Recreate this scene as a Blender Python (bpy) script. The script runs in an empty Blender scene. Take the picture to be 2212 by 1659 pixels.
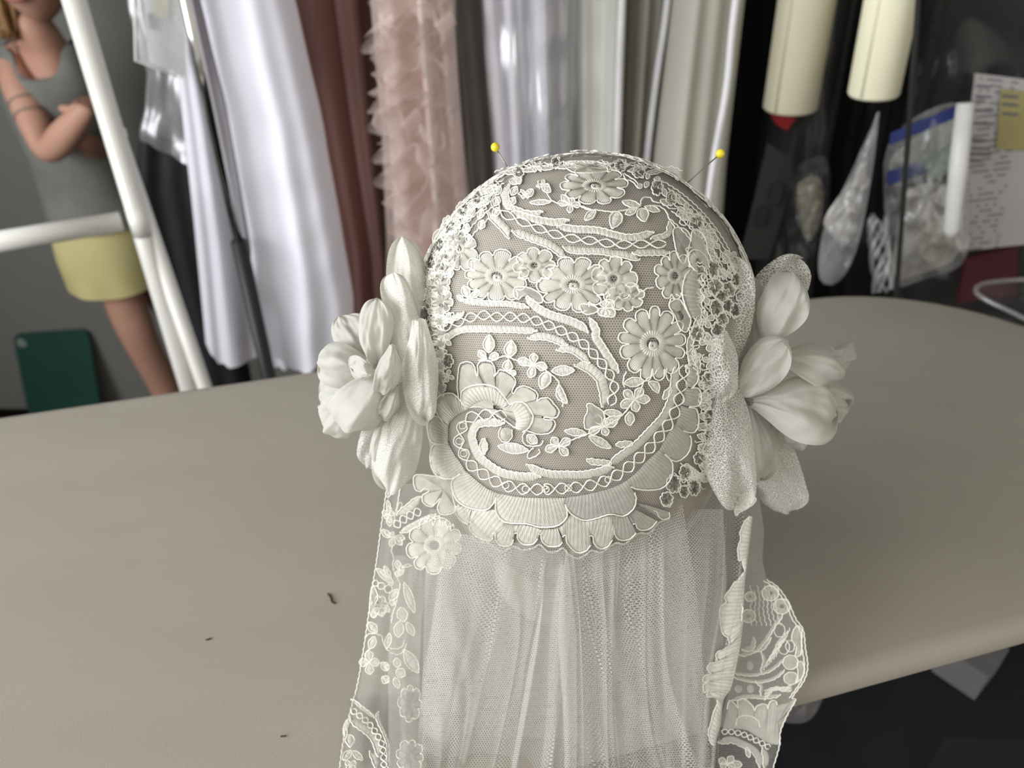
import bpy, bmesh, math, random
import numpy as np
from mathutils import Vector, Matrix, noise

random.seed(7)
scene = bpy.context.scene
COL = scene.collection

# ------------------------------------------------------------------ camera
H = 1.55                      # camera height above the floor
PITCH = math.radians(35.0)    # looking down
FPX = 1662.0                  # focal length in pixels of the 2212 x 1659 frame
cam_data = bpy.data.cameras.new('camera')
cam_data.sensor_width = 36.0
cam_data.lens = 36.0 * FPX / 2212.0
cam_data.clip_start = 0.01
cam = bpy.data.objects.new('camera', cam_data)
cam.location = (0, 0, H)
cam.rotation_euler = (math.radians(90) - PITCH, 0, 0)
COL.objects.link(cam)
scene.camera = cam
cam_data.dof.use_dof = True
cam_data.dof.focus_distance = 0.36
cam_data.dof.aperture_fstop = 8.5

# ------------------------------------------------------------------ light
world = bpy.data.worlds.new('world')
scene.world = world
world.use_nodes = True
wb = world.node_tree.nodes['Background']
wb.inputs[0].default_value = (1.0, 0.955, 0.875, 1)
wb.inputs[1].default_value = 0.66

def area(name, loc, target, sx, sy, power, color):
    d = bpy.data.lights.new(name, 'AREA')
    d.shape = 'RECTANGLE'; d.size = sx; d.size_y = sy
    d.energy = power; d.color = color
    o = bpy.data.objects.new(name, d)
    o.location = loc
    o.rotation_euler = (Vector(target) - Vector(loc)).to_track_quat('-Z', 'Y').to_euler()
    COL.objects.link(o)
    return o
# daylight coming in through the window in the left wall
area('window_daylight', (-2.02, -0.5, 1.95), (0.0, 0.2, 1.40), 2.6, 1.3, 84, (0.95, 0.97, 1.0))

scene.view_settings.view_transform = 'Standard'
scene.view_settings.look = 'None'
scene.view_settings.gamma = 1.0
scene.view_settings.exposure = 0.28
scene.view_settings.use_curve_mapping = False
scene.cycles.transparent_max_bounces = 24
scene.cycles.max_bounces = 8

# ------------------------------------------------------------------ pixel <-> place helpers
CAM = np.array([0.0, 0.0, H])
SP, CP = math.sin(PITCH), math.cos(PITCH)
def ray(px, py):
    r = (px - 1106.0) / FPX
    u = -(py - 829.5) / FPX
    return np.array([r, CP + SP * u, -SP + CP * u])
def P(px, py, Y):
    d = ray(px, py)
    return CAM + d * (Y / d[1])
def PZ(px, py, z):
    d = ray(px, py)
    return CAM + d * ((z - H) / d[2])

# ------------------------------------------------------------------ materials
MATS = {}
def nodes_of(name):
    m = bpy.data.materials.new(name)
    m.use_nodes = True
    nt = m.node_tree
    nt.nodes.clear()
    MATS[name] = m
    return m, nt, nt.nodes, nt.links
def N(ns, t, **kw):
    n = ns.new(t)
    for k, v in kw.items():
        setattr(n, k, v)
    return n
def mat(name, col, rough=0.6, spec=0.3, metal=0.0, col2=None, nscale=20.0, bump=0.0, bscale=200.0, sheen=0.0, trans=0.0, alpha=1.0, coat=0.0, stretch=None):
    m, nt, ns, ln = nodes_of(name)
    out = N(ns, 'ShaderNodeOutputMaterial')
    b = N(ns, 'ShaderNodeBsdfPrincipled')
    b.inputs['Base Color'].default_value = (*col, 1)
    b.inputs['Roughness'].default_value = rough
    b.inputs['Specular IOR Level'].default_value = spec
    b.inputs['Metallic'].default_value = metal
    b.inputs['Sheen Weight'].default_value = sheen
    b.inputs['Coat Weight'].default_value = coat
    tc = N(ns, 'ShaderNodeTexCoord')
    mp = N(ns, 'ShaderNodeMapping')
    if stretch: mp.inputs['Scale'].default_value = stretch
    ln.new(tc.outputs['Object'], mp.inputs['Vector'])
    nz = N(ns, 'ShaderNodeTexNoise')
    nz.inputs['Scale'].default_value = nscale
    nz.inputs['Detail'].default_value = 4
    ln.new(mp.outputs[0], nz.inputs['Vector'])
    c2 = col2 or tuple(c * 0.88 for c in col)
    mx = N(ns, 'ShaderNodeMix', data_type='RGBA')
    mx.inputs[6].default_value = (*col, 1); mx.inputs[7].default_value = (*c2, 1)
    rmp = N(ns, 'ShaderNodeMapRange')
    rmp.inputs[1].default_value = 0.35; rmp.inputs[2].default_value = 0.65
    ln.new(nz.outputs['Fac'], rmp.inputs[0])
    ln.new(rmp.outputs[0], mx.inputs[0])
    ln.new(mx.outputs[2], b.inputs['Base Color'])
    if bump:
        nb = N(ns, 'ShaderNodeTexNoise'); nb.inputs['Scale'].default_value = bscale
        ln.new(mp.outputs[0], nb.inputs['Vector'])
        bp = N(ns, 'ShaderNodeBump'); bp.inputs['Strength'].default_value = bump; bp.inputs['Distance'].default_value = 0.002
        ln.new(nb.outputs['Fac'], bp.inputs['Height']); ln.new(bp.outputs[0], b.inputs['Normal'])
    sh = b.outputs[0]
    if trans:
        tl = N(ns, 'ShaderNodeBsdfTranslucent')
        ln.new(mx.outputs[2], tl.inputs[0])
        ms = N(ns, 'ShaderNodeMixShader'); ms.inputs[0].default_value = trans
        ln.new(sh, ms.inputs[1]); ln.new(tl.outputs[0], ms.inputs[2]); sh = ms.outputs[0]
    if alpha < 1:
        tr = N(ns, 'ShaderNodeBsdfTransparent')
        ms = N(ns, 'ShaderNodeMixShader'); ms.inputs[0].default_value = alpha
        ln.new(tr.outputs[0], ms.inputs[1]); ln.new(sh, ms.inputs[2]); sh = ms.outputs[0]
    ln.new(sh, out.inputs[0])
    return m

def net_mat(name, col, cell, thread, base=0.0, soft=0.06, trans=0.35, jitter=0.0):
    """Hexagonal tulle: threads where the hex cells meet, open air inside the cells. UVs are in metres."""
    m, nt, ns, ln = nodes_of(name)
    out = N(ns, 'ShaderNodeOutputMaterial')
    uv = N(ns, 'ShaderNodeUVMap')
    src = uv.outputs[0]
    if jitter:
        nz = N(ns, 'ShaderNodeTexNoise'); nz.inputs['Scale'].default_value = 1.0 / (cell * 2.2)
        ln.new(src, nz.inputs['Vector'])
        sb = N(ns, 'ShaderNodeVectorMath', operation='SUBTRACT'); sb.inputs[1].default_value = (0.5, 0.5, 0.5)
        ln.new(nz.outputs['Color'], sb.inputs[0])
        sc = N(ns, 'ShaderNodeVectorMath', operation='SCALE'); sc.inputs['Scale'].default_value = jitter * cell
        ln.new(sb.outputs[0], sc.inputs[0])
        ad = N(ns, 'ShaderNodeVectorMath', operation='ADD')
        ln.new(src, ad.inputs[0]); ln.new(sc.outputs[0], ad.inputs[1]); src = ad.outputs[0]
    vs = N(ns, 'ShaderNodeVectorMath', operation='SCALE'); vs.inputs['Scale'].default_value = 1.0 / cell
    ln.new(src, vs.inputs[0])
    R3 = (1.0, 1.7320508, 1.0); H3 = (0.5, 0.8660254, 0.5)
    def wrap(sock):
        w = N(ns, 'ShaderNodeVectorMath', operation='WRAP')
        w.inputs[1].default_value = H3
        w.inputs[2].default_value = tuple(-v for v in H3)
        ln.new(sock, w.inputs[0])
        z = N(ns, 'ShaderNodeVectorMath', operation='MULTIPLY'); z.inputs[1].default_value = (1, 1, 0)
        ln.new(w.outputs[0], z.inputs[0])
        ab = N(ns, 'ShaderNodeVectorMath', operation='ABSOLUTE'); ln.new(z.outputs[0], ab.inputs[0])
        d = N(ns, 'ShaderNodeVectorMath', operation='DOT_PRODUCT'); d.inputs[1].default_value = (0.5, 0.8660254, 0)
        ln.new(ab.outputs[0], d.inputs[0])
        sx = N(ns, 'ShaderNodeSeparateXYZ'); ln.new(ab.outputs[0], sx.inputs[0])
        mx = N(ns, 'ShaderNodeMath', operation='MAXIMUM')
        ln.new(d.outputs['Value'], mx.inputs[0]); ln.new(sx.outputs[0], mx.inputs[1])
        return mx.outputs[0]
    a = wrap(vs.outputs[0])
    of = N(ns, 'ShaderNodeVectorMath', operation='ADD'); of.inputs[1].default_value = H3
    ln.new(vs.outputs[0], of.inputs[0])
    b = wrap(of.outputs[0])
    mn = N(ns, 'ShaderNodeMath', operation='MINIMUM'); ln.new(a, mn.inputs[0]); ln.new(b, mn.inputs[1])
    # hex radius runs 0 .. 0.5 ; thread where > 0.5 - thread
    mr = N(ns, 'ShaderNodeMapRange', interpolation_type='SMOOTHSTEP')
    mr.inputs[1].default_value = 0.5 - thread - soft; mr.inputs[2].default_value = 0.5 - thread + soft
    mr.inputs[3].default_value = base; mr.inputs[4].default_value = 1.0
    ln.new(mn.outputs[0], mr.inputs[0])
    df = N(ns, 'ShaderNodeBsdfDiffuse'); df.inputs[0].default_value = (*col, 1)
    tl = N(ns, 'ShaderNodeBsdfTranslucent'); tl.inputs[0].default_value = (*col, 1)
    m1 = N(ns, 'ShaderNodeMixShader'); m1.inputs[0].default_value = trans
    ln.new(df.outputs[0], m1.inputs[1]); ln.new(tl.outputs[0], m1.inputs[2])
    tr = N(ns, 'ShaderNodeBsdfTransparent')
    m2 = N(ns, 'ShaderNodeMixShader')
    ln.new(mr.outputs[0], m2.inputs[0]); ln.new(tr.outputs[0], m2.inputs[1]); ln.new(m1.outputs[0], m2.inputs[2])
    ln.new(m2.outputs[0], out.inputs[0])
    return m

def film_mat(name, tint=(0.9, 0.9, 0.92), refl=0.10, haze=0.05, rough=0.12):
    """Thin clear plastic film: mostly see-through, with a crinkled gloss."""
    m, nt, ns, ln = nodes_of(name)
    out = N(ns, 'ShaderNodeOutputMaterial')
    tr = N(ns, 'ShaderNodeBsdfTransparent'); tr.inputs[0].default_value = (0.97, 0.97, 0.97, 1)
    gl = N(ns, 'ShaderNodeBsdfGlossy'); gl.inputs[0].default_value = (*tint, 1); gl.inputs[1].default_value = rough
    df = N(ns, 'ShaderNodeBsdfDiffuse'); df.inputs[0].default_value = (*tint, 1)
    tc = N(ns, 'ShaderNodeTexCoord')
    mp = N(ns, 'ShaderNodeMapping'); mp.inputs['Scale'].default_value = (1, 1, 0.25)
    ln.new(tc.outputs['Object'], mp.inputs[0])
    nz = N(ns, 'ShaderNodeTexNoise'); nz.inputs['Scale'].default_value = 22; nz.inputs['Detail'].default_value = 3
    ln.new(mp.outputs[0], nz.inputs['Vector'])
    bp = N(ns, 'ShaderNodeBump'); bp.inputs['Strength'].default_value = 0.8; bp.inputs['Distance'].default_value = 0.01
    ln.new(nz.outputs['Fac'], bp.inputs['Height']); ln.new(bp.outputs[0], gl.inputs['Normal'])
    lw = N(ns, 'ShaderNodeLayerWeight'); lw.inputs[0].default_value = 0.35
    ad = N(ns, 'ShaderNodeMath', operation='MULTIPLY_ADD'); ad.inputs[1].default_value = 0.5; ad.inputs[2].default_value = refl
    ln.new(lw.outputs['Facing'], ad.inputs[0])
    m1 = N(ns, 'ShaderNodeMixShader'); m1.inputs[0].default_value = haze
    ln.new(tr.outputs[0], m1.inputs[1]); ln.new(df.outputs[0], m1.inputs[2])
    m2 = N(ns, 'ShaderNodeMixShader'); ln.new(ad.outputs[0], m2.inputs[0])
    ln.new(m1.outputs[0], m2.inputs[1]); ln.new(gl.outputs[0], m2.inputs[2])
    ln.new(m2.outputs[0], out.inputs[0])
    return m

def paper_mat(name, paper, ink, lines, cols, x0=0.06, x1=0.9, dens=0.5):
    """Printed sheet: rows of small unreadable print across the UV square."""
    m, nt, ns, ln = nodes_of(name)
    out = N(ns, 'ShaderNodeOutputMaterial'); b = N(ns, 'ShaderNodeBsdfPrincipled')
    b.inputs['Roughness'].default_value = 0.6
    uv = N(ns, 'ShaderNodeUVMap'); sp = N(ns, 'ShaderNodeSeparateXYZ'); ln.new(uv.outputs[0], sp.inputs[0])
    def mth(op, a, bb=None, c=None):
        n = N(ns, 'ShaderNodeMath', operation=op)
        for i, v in enumerate((a, bb, c)):
            if v is None: continue
            if isinstance(v, (int, float)): n.inputs[i].default_value = v
            else: ln.new(v, n.inputs[i])
        return n.outputs[0]
    row = mth('MULTIPLY', sp.outputs[1], lines)
    fr = mth('FRACT', row)
    on = mth('LESS_THAN', fr, 0.42)
    fl = mth('FLOOR', row)
    cb = N(ns, 'ShaderNodeCombineXYZ')
    ln.new(mth('FLOOR', mth('MULTIPLY', sp.outputs[0], cols)), cb.inputs[0]); ln.new(fl, cb.inputs[1])
    wn = N(ns, 'ShaderNodeTexWhiteNoise'); ln.new(cb.outputs[0], wn.inputs[0])
    word = mth('LESS_THAN', wn.outputs['Value'], dens)
    ins = mth('MULTIPLY', mth('GREATER_THAN', sp.outputs[0], x0), mth('LESS_THAN', sp.outputs[0], x1))
    k = mth('MULTIPLY', mth('MULTIPLY', on, word), ins)
    mx = N(ns, 'ShaderNodeMix', data_type='RGBA')
    mx.inputs[6].default_value = (*paper, 1); mx.inputs[7].default_value = (*ink, 1)
    ln.new(k, mx.inputs[0]); ln.new(mx.outputs[2], b.inputs['Base Color']); ln.new(b.outputs[0], out.inputs[0])
    return m

# ------------------------------------------------------------------ object helpers
def obj(name, verts, faces, m=None, parent=None, smooth=True, uvs=None, mats=None, midx=None):
    me = bpy.data.meshes.new(name)
    me.from_pydata([tuple(map(float, v)) for v in verts], [], [tuple(f) for f in faces])
    if mats:
        for q in mats: me.materials.append(MATS[q])
        if midx is not None: me.polygons.foreach_set('material_index', np.array(midx, dtype=np.int32))
    elif m:
        me.materials.append(MATS[m])
    if smooth is True:
        me.polygons.foreach_set('use_smooth', np.ones(len(me.polygons), dtype=bool))
    elif smooth is not False:
        me.polygons.foreach_set('use_smooth', np.array(smooth, dtype=bool))
    if uvs is not None:
        lay = me.uv_layers.new(name='UVMap')
        idx = np.zeros(len(me.loops), dtype=np.int32); me.loops.foreach_get('vertex_index', idx)
        lay.data.foreach_set('uv', np.asarray(uvs, dtype=np.float32)[idx].ravel())
    me.update()
    o = bpy.data.objects.new(name, me)
    COL.objects.link(o)
    if parent is not None:
        o.parent = parent
        o.matrix_parent_inverse = Matrix.Translation(-Vector(parent.location)) if parent.type == 'EMPTY' else Matrix.Identity(4)
    return o
def sub(o, parent):
    o.parent = parent
    o.matrix_parent_inverse = Matrix.Identity(4)
    return o
def tag(o, label, cat, group=None):
    o['label'] = label; o['category'] = cat
    if group: o['group'] = group
    return o
def struct(o):
    o['kind'] = 'structure'; return o
def thing(name, label, cat, loc, group=None):
    o = bpy.data.objects.new(name, None)
    o.empty_display_size = 0.05
    o.location = tuple(map(float, loc)); COL.objects.link(o)
    return tag(o, label, cat, group)

class MB:
    """Collects geometry for one mesh object."""
    def __init__(s): s.v = []; s.f = []; s.mi = []; s.sm = []
    def add(s, v, f, mi=0, sm=True):
        b = len(s.v); s.v.extend([tuple(x) for x in v]); s.f.extend([tuple(i + b for i in q) for q in f])
        s.mi.extend([mi] * len(f)); s.sm.extend([sm] * len(f))
    def build(s, name, mats, parent=None):
        return obj(name, s.v, s.f, None, parent, s.sm, None, mats, s.mi)

def grid_faces(nr, nc, closed_c=False, closed_r=False):
    f = []
    for i in range(nr if closed_r else nr - 1):
        for j in range(nc if closed_c else nc - 1):
            a = i * nc + j; b = i * nc + (j + 1) % nc
            c = ((i + 1) % nr) * nc + (j + 1) % nc; d = ((i + 1) % nr) * nc + j
            f.append((a, b, c, d))
    return f
def box(cx, cy, cz, sx, sy, sz):
    v = [(cx + a * sx / 2, cy + b * sy / 2, cz + c * sz / 2) for a in (-1, 1) for b in (-1, 1) for c in (-1, 1)]
    f = [(0, 1, 3, 2), (4, 6, 7, 5), (0, 4, 5, 1), (2, 3, 7, 6), (0, 2, 6, 4), (1, 5, 7, 3)]
    return v, f
def tube(pts, rad, seg=6, closed=False, caps=True):
    pts = np.asarray(pts, float); n = len(pts)
    rad = np.broadcast_to(np.asarray(rad, float), (n,))
    if closed: tg = np.roll(pts, -1, 0) - np.roll(pts, 1, 0)
    else: tg = np.gradient(pts, axis=0)
    tg /= np.linalg.norm(tg, axis=1)[:, None] + 1e-12
    ref = np.array([0.0, -0.62, 0.78]) if abs(tg[0] @ np.array([0, -0.62, 0.78])) < 0.9 else np.array([1.0, 0, 0])
    v = []
    up = ref
    for i in range(n):
        s = np.cross(tg[i], up); l = np.linalg.norm(s)
        if l < 1e-6: s = np.cross(tg[i], np.array([1.0, 0.1, 0.3])); l = np.linalg.norm(s)
        s /= l; u = np.cross(s, tg[i]); up = u
        for k in range(seg):
            a = 2 * math.pi * k / seg
            v.append(pts[i] + rad[i] * (math.cos(a) * s + math.sin(a) * u))
    f = grid_faces(n, seg, True, closed)
    if caps and not closed:
        f.append(tuple(range(seg))[::-1]); f.append(tuple(range((n - 1) * seg, n * seg)))
    return v, f
def spline(pts, step=None, n=None, closed=False):
    """Catmull-Rom through pts, resampled evenly."""
    p = np.asarray(pts, float)
    if len(p) == 2 and not closed:
        q = p[0] + (p[1] - p[0]) * np.linspace(0, 1, 12)[:, None]
    else:
        if closed: e = np.vstack([p[-1], p, p[0], p[1]])
        else: e = np.vstack([2 * p[0] - p[1], p, 2 * p[-1] - p[-2]])
        t = np.linspace(0, 1, 14, endpoint=False)[:, None]
        q = []
        for i in range(1, len(e) - 2):
            a, b, c, d = e[i - 1], e[i], e[i + 1], e[i + 2]
            q.append(0.5 * ((2 * b) + (c - a) * t + (2 * a - 5 * b + 4 * c - d) * t ** 2 + (3 * b - a - 3 * c + d) * t ** 3))
        q = np.vstack(q + [e[-2][None]])
    L = np.concatenate([[0], np.cumsum(np.linalg.norm(np.diff(q, axis=0), axis=1))])
    m = n if n else max(2, int(L[-1] / step) + 1)
    s = np.linspace(0, L[-1], m, endpoint=not closed)
    return np.stack([np.interp(s, L, q[:, k]) for k in range(q.shape[1])], 1)
def lerp_poly(poly, ys):
    """x of a pixel polyline [(x,y)..] at rows ys."""
    a = np.asarray(poly, float)
    return np.interp(ys, a[:, 1], a[:, 0])

# ------------------------------------------------------------------ material list
mat('wall_paint', (0.19, 0.19, 0.175), 0.85, 0.1, nscale=3, col2=(0.18, 0.18, 0.166))
mat('ceiling_paint', (0.55, 0.55, 0.52), 0.9, 0.1)
mat('floor_dark', (0.006, 0.005, 0.0045), 0.8, 0.1, nscale=6, col2=(0.010, 0.007, 0.006))
mat('window_frame_white', (0.6, 0.6, 0.6), 0.5)
mat('board_cloth', (0.350, 0.320, 0.272), 0.85, 0.1, nscale=9, col2=(0.335, 0.306, 0.26), bump=0.25, bscale=1400, stretch=(1, 3, 1))
mat('board_metal', (0.25, 0.25, 0.25), 0.4, metal=0.8)
mat('white_enamel', (0.72, 0.71, 0.66), 0.28, 0.5, col2=(0.68, 0.67, 0.63))
mat('chrome', (0.62, 0.62, 0.60), 0.12, 0.5, metal=1.0)
mat('black_plastic', (0.012, 0.012, 0.013), 0.45, 0.4)
mat('white_chiffon', (0.76, 0.755, 0.83), 0.8, 0.1, nscale=2, col2=(0.74, 0.73, 0.81), sheen=0.2)
mat('white_sheer', (0.62, 0.615, 0.665), 0.8, 0.1, nscale=2, col2=(0.62, 0.61, 0.66))
mat('mauve_satin', (0.25, 0.112, 0.092), 0.5, 0.3, nscale=2, col2=(0.225, 0.10, 0.082), sheen=0.3)
mat('mauve_light', (0.30, 0.17, 0.15), 0.6, 0.2, nscale=2)
mat('blush_tulle', (0.86, 0.74, 0.69), 0.8, 0.1, trans=0.5, alpha=0.40, nscale=4, col2=(0.80, 0.68, 0.63))
mat('blush_lining', (0.78, 0.65, 0.60), 0.8, 0.1, nscale=3)
mat('beige_tulle', (0.60, 0.545, 0.50), 0.8, 0.1, trans=0.3, nscale=3, col2=(0.46, 0.41, 0.385))
mat('white_organza', (0.60, 0.59, 0.64), 0.7, 0.15, nscale=8, col2=(0.50, 0.49, 0.54), stretch=(1, 1, 0.3))
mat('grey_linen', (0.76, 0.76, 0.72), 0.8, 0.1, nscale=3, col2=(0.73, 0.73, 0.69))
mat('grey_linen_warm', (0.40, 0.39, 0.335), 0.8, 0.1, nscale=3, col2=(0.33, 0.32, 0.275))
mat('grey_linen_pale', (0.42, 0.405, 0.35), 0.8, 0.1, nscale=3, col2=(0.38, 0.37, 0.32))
mat('underboard_shaded', (0.16, 0.155, 0.155), 0.7)  # white box and bag: the shade under the board is put into this colour
mat('piping_white', (0.74, 0.73, 0.74), 0.6)
mat('black_cloth', (0.012, 0.0125, 0.014), 0.7, 0.2, nscale=4, col2=(0.02, 0.02, 0.022))
mat('charcoal_cloth', (0.020, 0.020, 0.0175), 0.6, 0.3, nscale=4, col2=(0.015, 0.015, 0.014))
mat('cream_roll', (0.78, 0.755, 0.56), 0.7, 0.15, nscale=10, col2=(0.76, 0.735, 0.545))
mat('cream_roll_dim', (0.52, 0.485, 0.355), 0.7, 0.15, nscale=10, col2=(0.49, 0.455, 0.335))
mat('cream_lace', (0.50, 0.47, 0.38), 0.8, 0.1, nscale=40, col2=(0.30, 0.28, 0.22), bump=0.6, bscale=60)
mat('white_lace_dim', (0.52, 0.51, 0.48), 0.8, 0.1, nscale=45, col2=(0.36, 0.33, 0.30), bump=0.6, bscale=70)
mat('lint_brown', (0.05, 0.035, 0.02), 0.8)
mat('red_card', (0.25, 0.01, 0.012), 0.5)
mat('maroon_card', (0.07, 0.012, 0.018), 0.6)
mat('bag_blue', (0.03, 0.045, 0.17), 0.5)
mat('bag_green', (0.16, 0.19, 0.15), 0.6)
mat('white_rod', (0.60, 0.60, 0.57), 0.4)
mat('sticker_yellow', (0.34, 0.30, 0.13), 0.6)
mat('note_yellow', (0.60, 0.57, 0.34), 0.6)
mat('print_grey', (0.13, 0.13, 0.14), 0.6)
mat('mat_green', (0.008, 0.055, 0.038), 0.55, 0.3, nscale=4, col2=(0.006, 0.045, 0.032))
mat('label_grey', (0.22, 0.27, 0.24), 0.6)
mat('skin', (0.50, 0.285, 0.205), 0.55, 0.3, nscale=9, col2=(0.46, 0.25, 0.18))
mat('tattoo', (0.26, 0.19, 0.15), 0.6)
mat('hair_blonde', (0.30, 0.17, 0.055), 0.5, 0.4, nscale=30, col2=(0.13, 0.06, 0.02), stretch=(4, 4, 0.5))
mat('tank_grey', (0.20, 0.20, 0.185), 0.85, 0.1, nscale=12, col2=(0.16, 0.16, 0.145), bump=0.4, bscale=90)
mat('shorts_yellow', (0.60, 0.54, 0.26), 0.7, 0.15, nscale=10, col2=(0.54, 0.48, 0.22))
mat('lip', (0.42, 0.16, 0.13), 0.5)
mat('eye_white', (0.7, 0.7, 0.68), 0.3)
film_mat('clear_film', refl=0.07, rough=0.25)
film_mat('clear_film_bright', refl=0.08, haze=0.14, rough=0.30)
film_mat('dark_film', tint=(0.30, 0.30, 0.30), refl=0.04, haze=0.05, rough=0.2)
mat('film_edge', (0.22, 0.22, 0.22), 0.2, 0.6)
paper_mat('invoice_print', (0.42, 0.40, 0.41), (0.20, 0.19, 0.2), 30, 26, 0.05, 0.42, 0.55)
paper_mat('docket_print', (0.52, 0.52, 0.51), (0.33, 0.33, 0.34), 34, 30, 0.3, 0.95, 0.6)

# ------------------------------------------------------------------ the room
WY = 2.07      # back wall
WX = -2.0     # left wall
def wall_grid(name, v, f, m):
    return struct(obj(name, v, f, m, smooth=False))
wall_grid('floor', *box(0.6, 0.06, -0.05, 5.6, 4.12, 0.1), 'floor_dark')
wall_grid('wall_back', *box(0.6, WY + 0.05, 1.35, 5.6, 0.1, 2.7), 'wall_paint')
wall_grid('ceiling', *box(0.6, 0.98, 2.75, 5.6, 2.28, 0.1), 'ceiling_paint')
wall_grid('wall_right', *box(3.35, 1.35, 1.35, 0.1, 1.44, 2.7), 'wall_paint')
lw = MB()
for b in (box(WX - 0.05, 0.02, 0.625, 0.1, 4.1, 1.25), box(WX - 0.05, 0.02, 2.625, 0.1, 4.1, 0.15),
          box(WX - 0.05, -1.93, 1.9, 0.1, 0.20, 1.3), box(WX - 0.05, 1.43, 1.9, 0.1, 1.28, 1.3)):
    lw.add(*b, sm=False)
struct(lw.build('wall_left', ['wall_paint']))
wf = MB()
for b in (box(WX - 0.02, -0.52, 1.27, 0.1, 2.62, 0.04), box(WX - 0.02, -0.52, 2.53, 0.1, 2.62, 0.04),
          box(WX - 0.02, -1.81, 1.9, 0.1, 0.04, 1.3), box(WX - 0.02, 0.77, 1.9, 0.1, 0.04, 1.3), box(WX - 0.02, -0.52, 1.9, 0.05, 0.04, 1.3)):
    wf.add(*b, sm=False)
struct(wf.build('window_1', ['window_frame_white']))

# ------------------------------------------------------------------ the long padded pressing board
BZ = H - 0.42
AX = np.array([math.cos(math.radians(15.5)), math.sin(math.radians(15.5)), 0.0])
BX = np.array([-AX[1], AX[0], 0.0])
far_c = PZ(1740, 640, BZ); W2 = 0.2185
CE = far_c - BX * W2                      # centre of the rounded end
LEN = 1.5
def board_ring(inset, z):
    """stadium outline pulled in by inset"""
    r = W2 - inset; A = CE; B = CE - AX * LEN
    pts_ = []
    for k in range(33):
        a = math.pi / 2 - math.pi * k / 32
        pts_.append(A + AX * r * math.cos(a) + BX * r * math.sin(a))
    for k in range(33):
        a = -math.pi / 2 - math.pi * k / 32
        pts_.append(B + AX * r * math.cos(a) + BX * r * math.sin(a))
    pts_ = np.array(pts_); pts_[:, 2] = z
    return pts_
cen = CE - AX * LEN * 0.5
rings = [board_ring(0.02, BZ - 0.030), board_ring(0.003, BZ - 0.024), board_ring(0.0, BZ - 0.018), board_ring(0.001, BZ - 0.007), board_ring(0.005, BZ - 0.0015), board_ring(0.012, BZ)]
nb = len(rings[0])
bv = np.vstack(rings + [board_ring(0.10, BZ)])
bf = grid_faces(7, nb, True)
bf.append(tuple(range(6 * nb, 7 * nb))); bf.append(tuple(range(nb))[::-1])
board = thing('ironing_board', 'long beige cloth-covered ironing board with a rounded end', 'ironing board', (cen[0], cen[1], 0))
obj('padded_top', bv, bf, 'board_cloth', board)
obj('stand_leg', *tube([np.append((cen - AX * 0.30 + BX * 0.05)[:2], 0.014), np.append((cen - AX * 0.68 + BX * 0.05)[:2], BZ - 0.03)], 0.014, 8), 'board_metal', board)
obj('stand_leg', *tube([np.append((cen - AX * 0.66 - BX * 0.05)[:2], 0.014), np.append((cen - AX * 0.28 - BX * 0.05)[:2], BZ - 0.03)], 0.014, 8), 'board_metal', board)
for s, q in ((-0.30, 0.05), (-0.66, -0.05)):
    a = cen + AX * s
    obj('foot_bar', *tube([np.append((a - BX * 0.2)[:2], 0.014), np.append((a + BX * 0.2)[:2], 0.014)], 0.014, 8), 'board_metal', board)

# ------------------------------------------------------------------ hanging cloth
def garment(name, left, right, Y, depth, m, parent, folds=5, amp=0.02, top_py=-420, hem=None, seed=0, nr=60, nc=96, ripple=0.0, uv=False):
    """A hanging garment: a closed sleeve of cloth between two outline rows, with vertical folds and a hem."""
    rs = random.Random(seed)
    left = np.array(left, float); right = np.array(right, float)
    ph = [rs.uniform(0, 6.28) for _ in range(8)]
    yb = max(left[-1][1], right[-1][1])
    v = []; uvs = []
    for i in range(nr):
        t = i / (nr - 1)
        pyr = top_py + (yb - top_py) * t
        for j in range(nc):
            th = 2 * math.pi * j / nc
            c, s = math.cos(th), math.sin(th)
            py = pyr
            if hem is not None:
                xs = float(lerp_poly(left, [py])[0] * (1 - c) / 2 + lerp_poly(right, [py])[0] * (1 + c) / 2)
                yl = np.interp(xs, [h[0] for h in hem], [h[1] for h in hem])
                py = top_py + (yl - top_py) * t
            xl = float(lerp_poly(left, [py])[0]); xr = float(lerp_poly(right, [py])[0])
            a = P(xl, py, Y); b = P(xr, py, Y)
            u = (1 - c) / 2
            q = b * (1 - u) + a * u
            # sharpen the front so that it stays broad
            f = 0.0
            for k in range(3):
                fr = folds * (1 + 0.62 * k)
                f += amp / (1 + 0.8 * k) * math.sin(fr * (u + 0.03 * math.sin(3 * t + ph[k])) * 6.283 / 2 + ph[k + 2]) * (0.45 + 0.55 * t)
            yy = -s * depth if s > 0 else -s * depth * 0.6
            q = q.copy(); q[1] += yy + f * abs(s) ** 0.5
            if ripple:
                q[1] += ripple * noise.noise((q[0] * 14, t * 9 + seed, q[2] * 9))
            v.append(q)
    return obj(name, v, grid_faces(nr, nc, True), m, parent)

def ext(poly, top=-420):
    """carry an outline above the frame along the vertical's vanishing direction"""
    x, y = poly[0]
    k = (1106 - x) / (3203 - y)
    return [(x + (top - y) * k, top)] + list(poly)

RAILZ = P(1106, -420, 1.25)[2]
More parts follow.
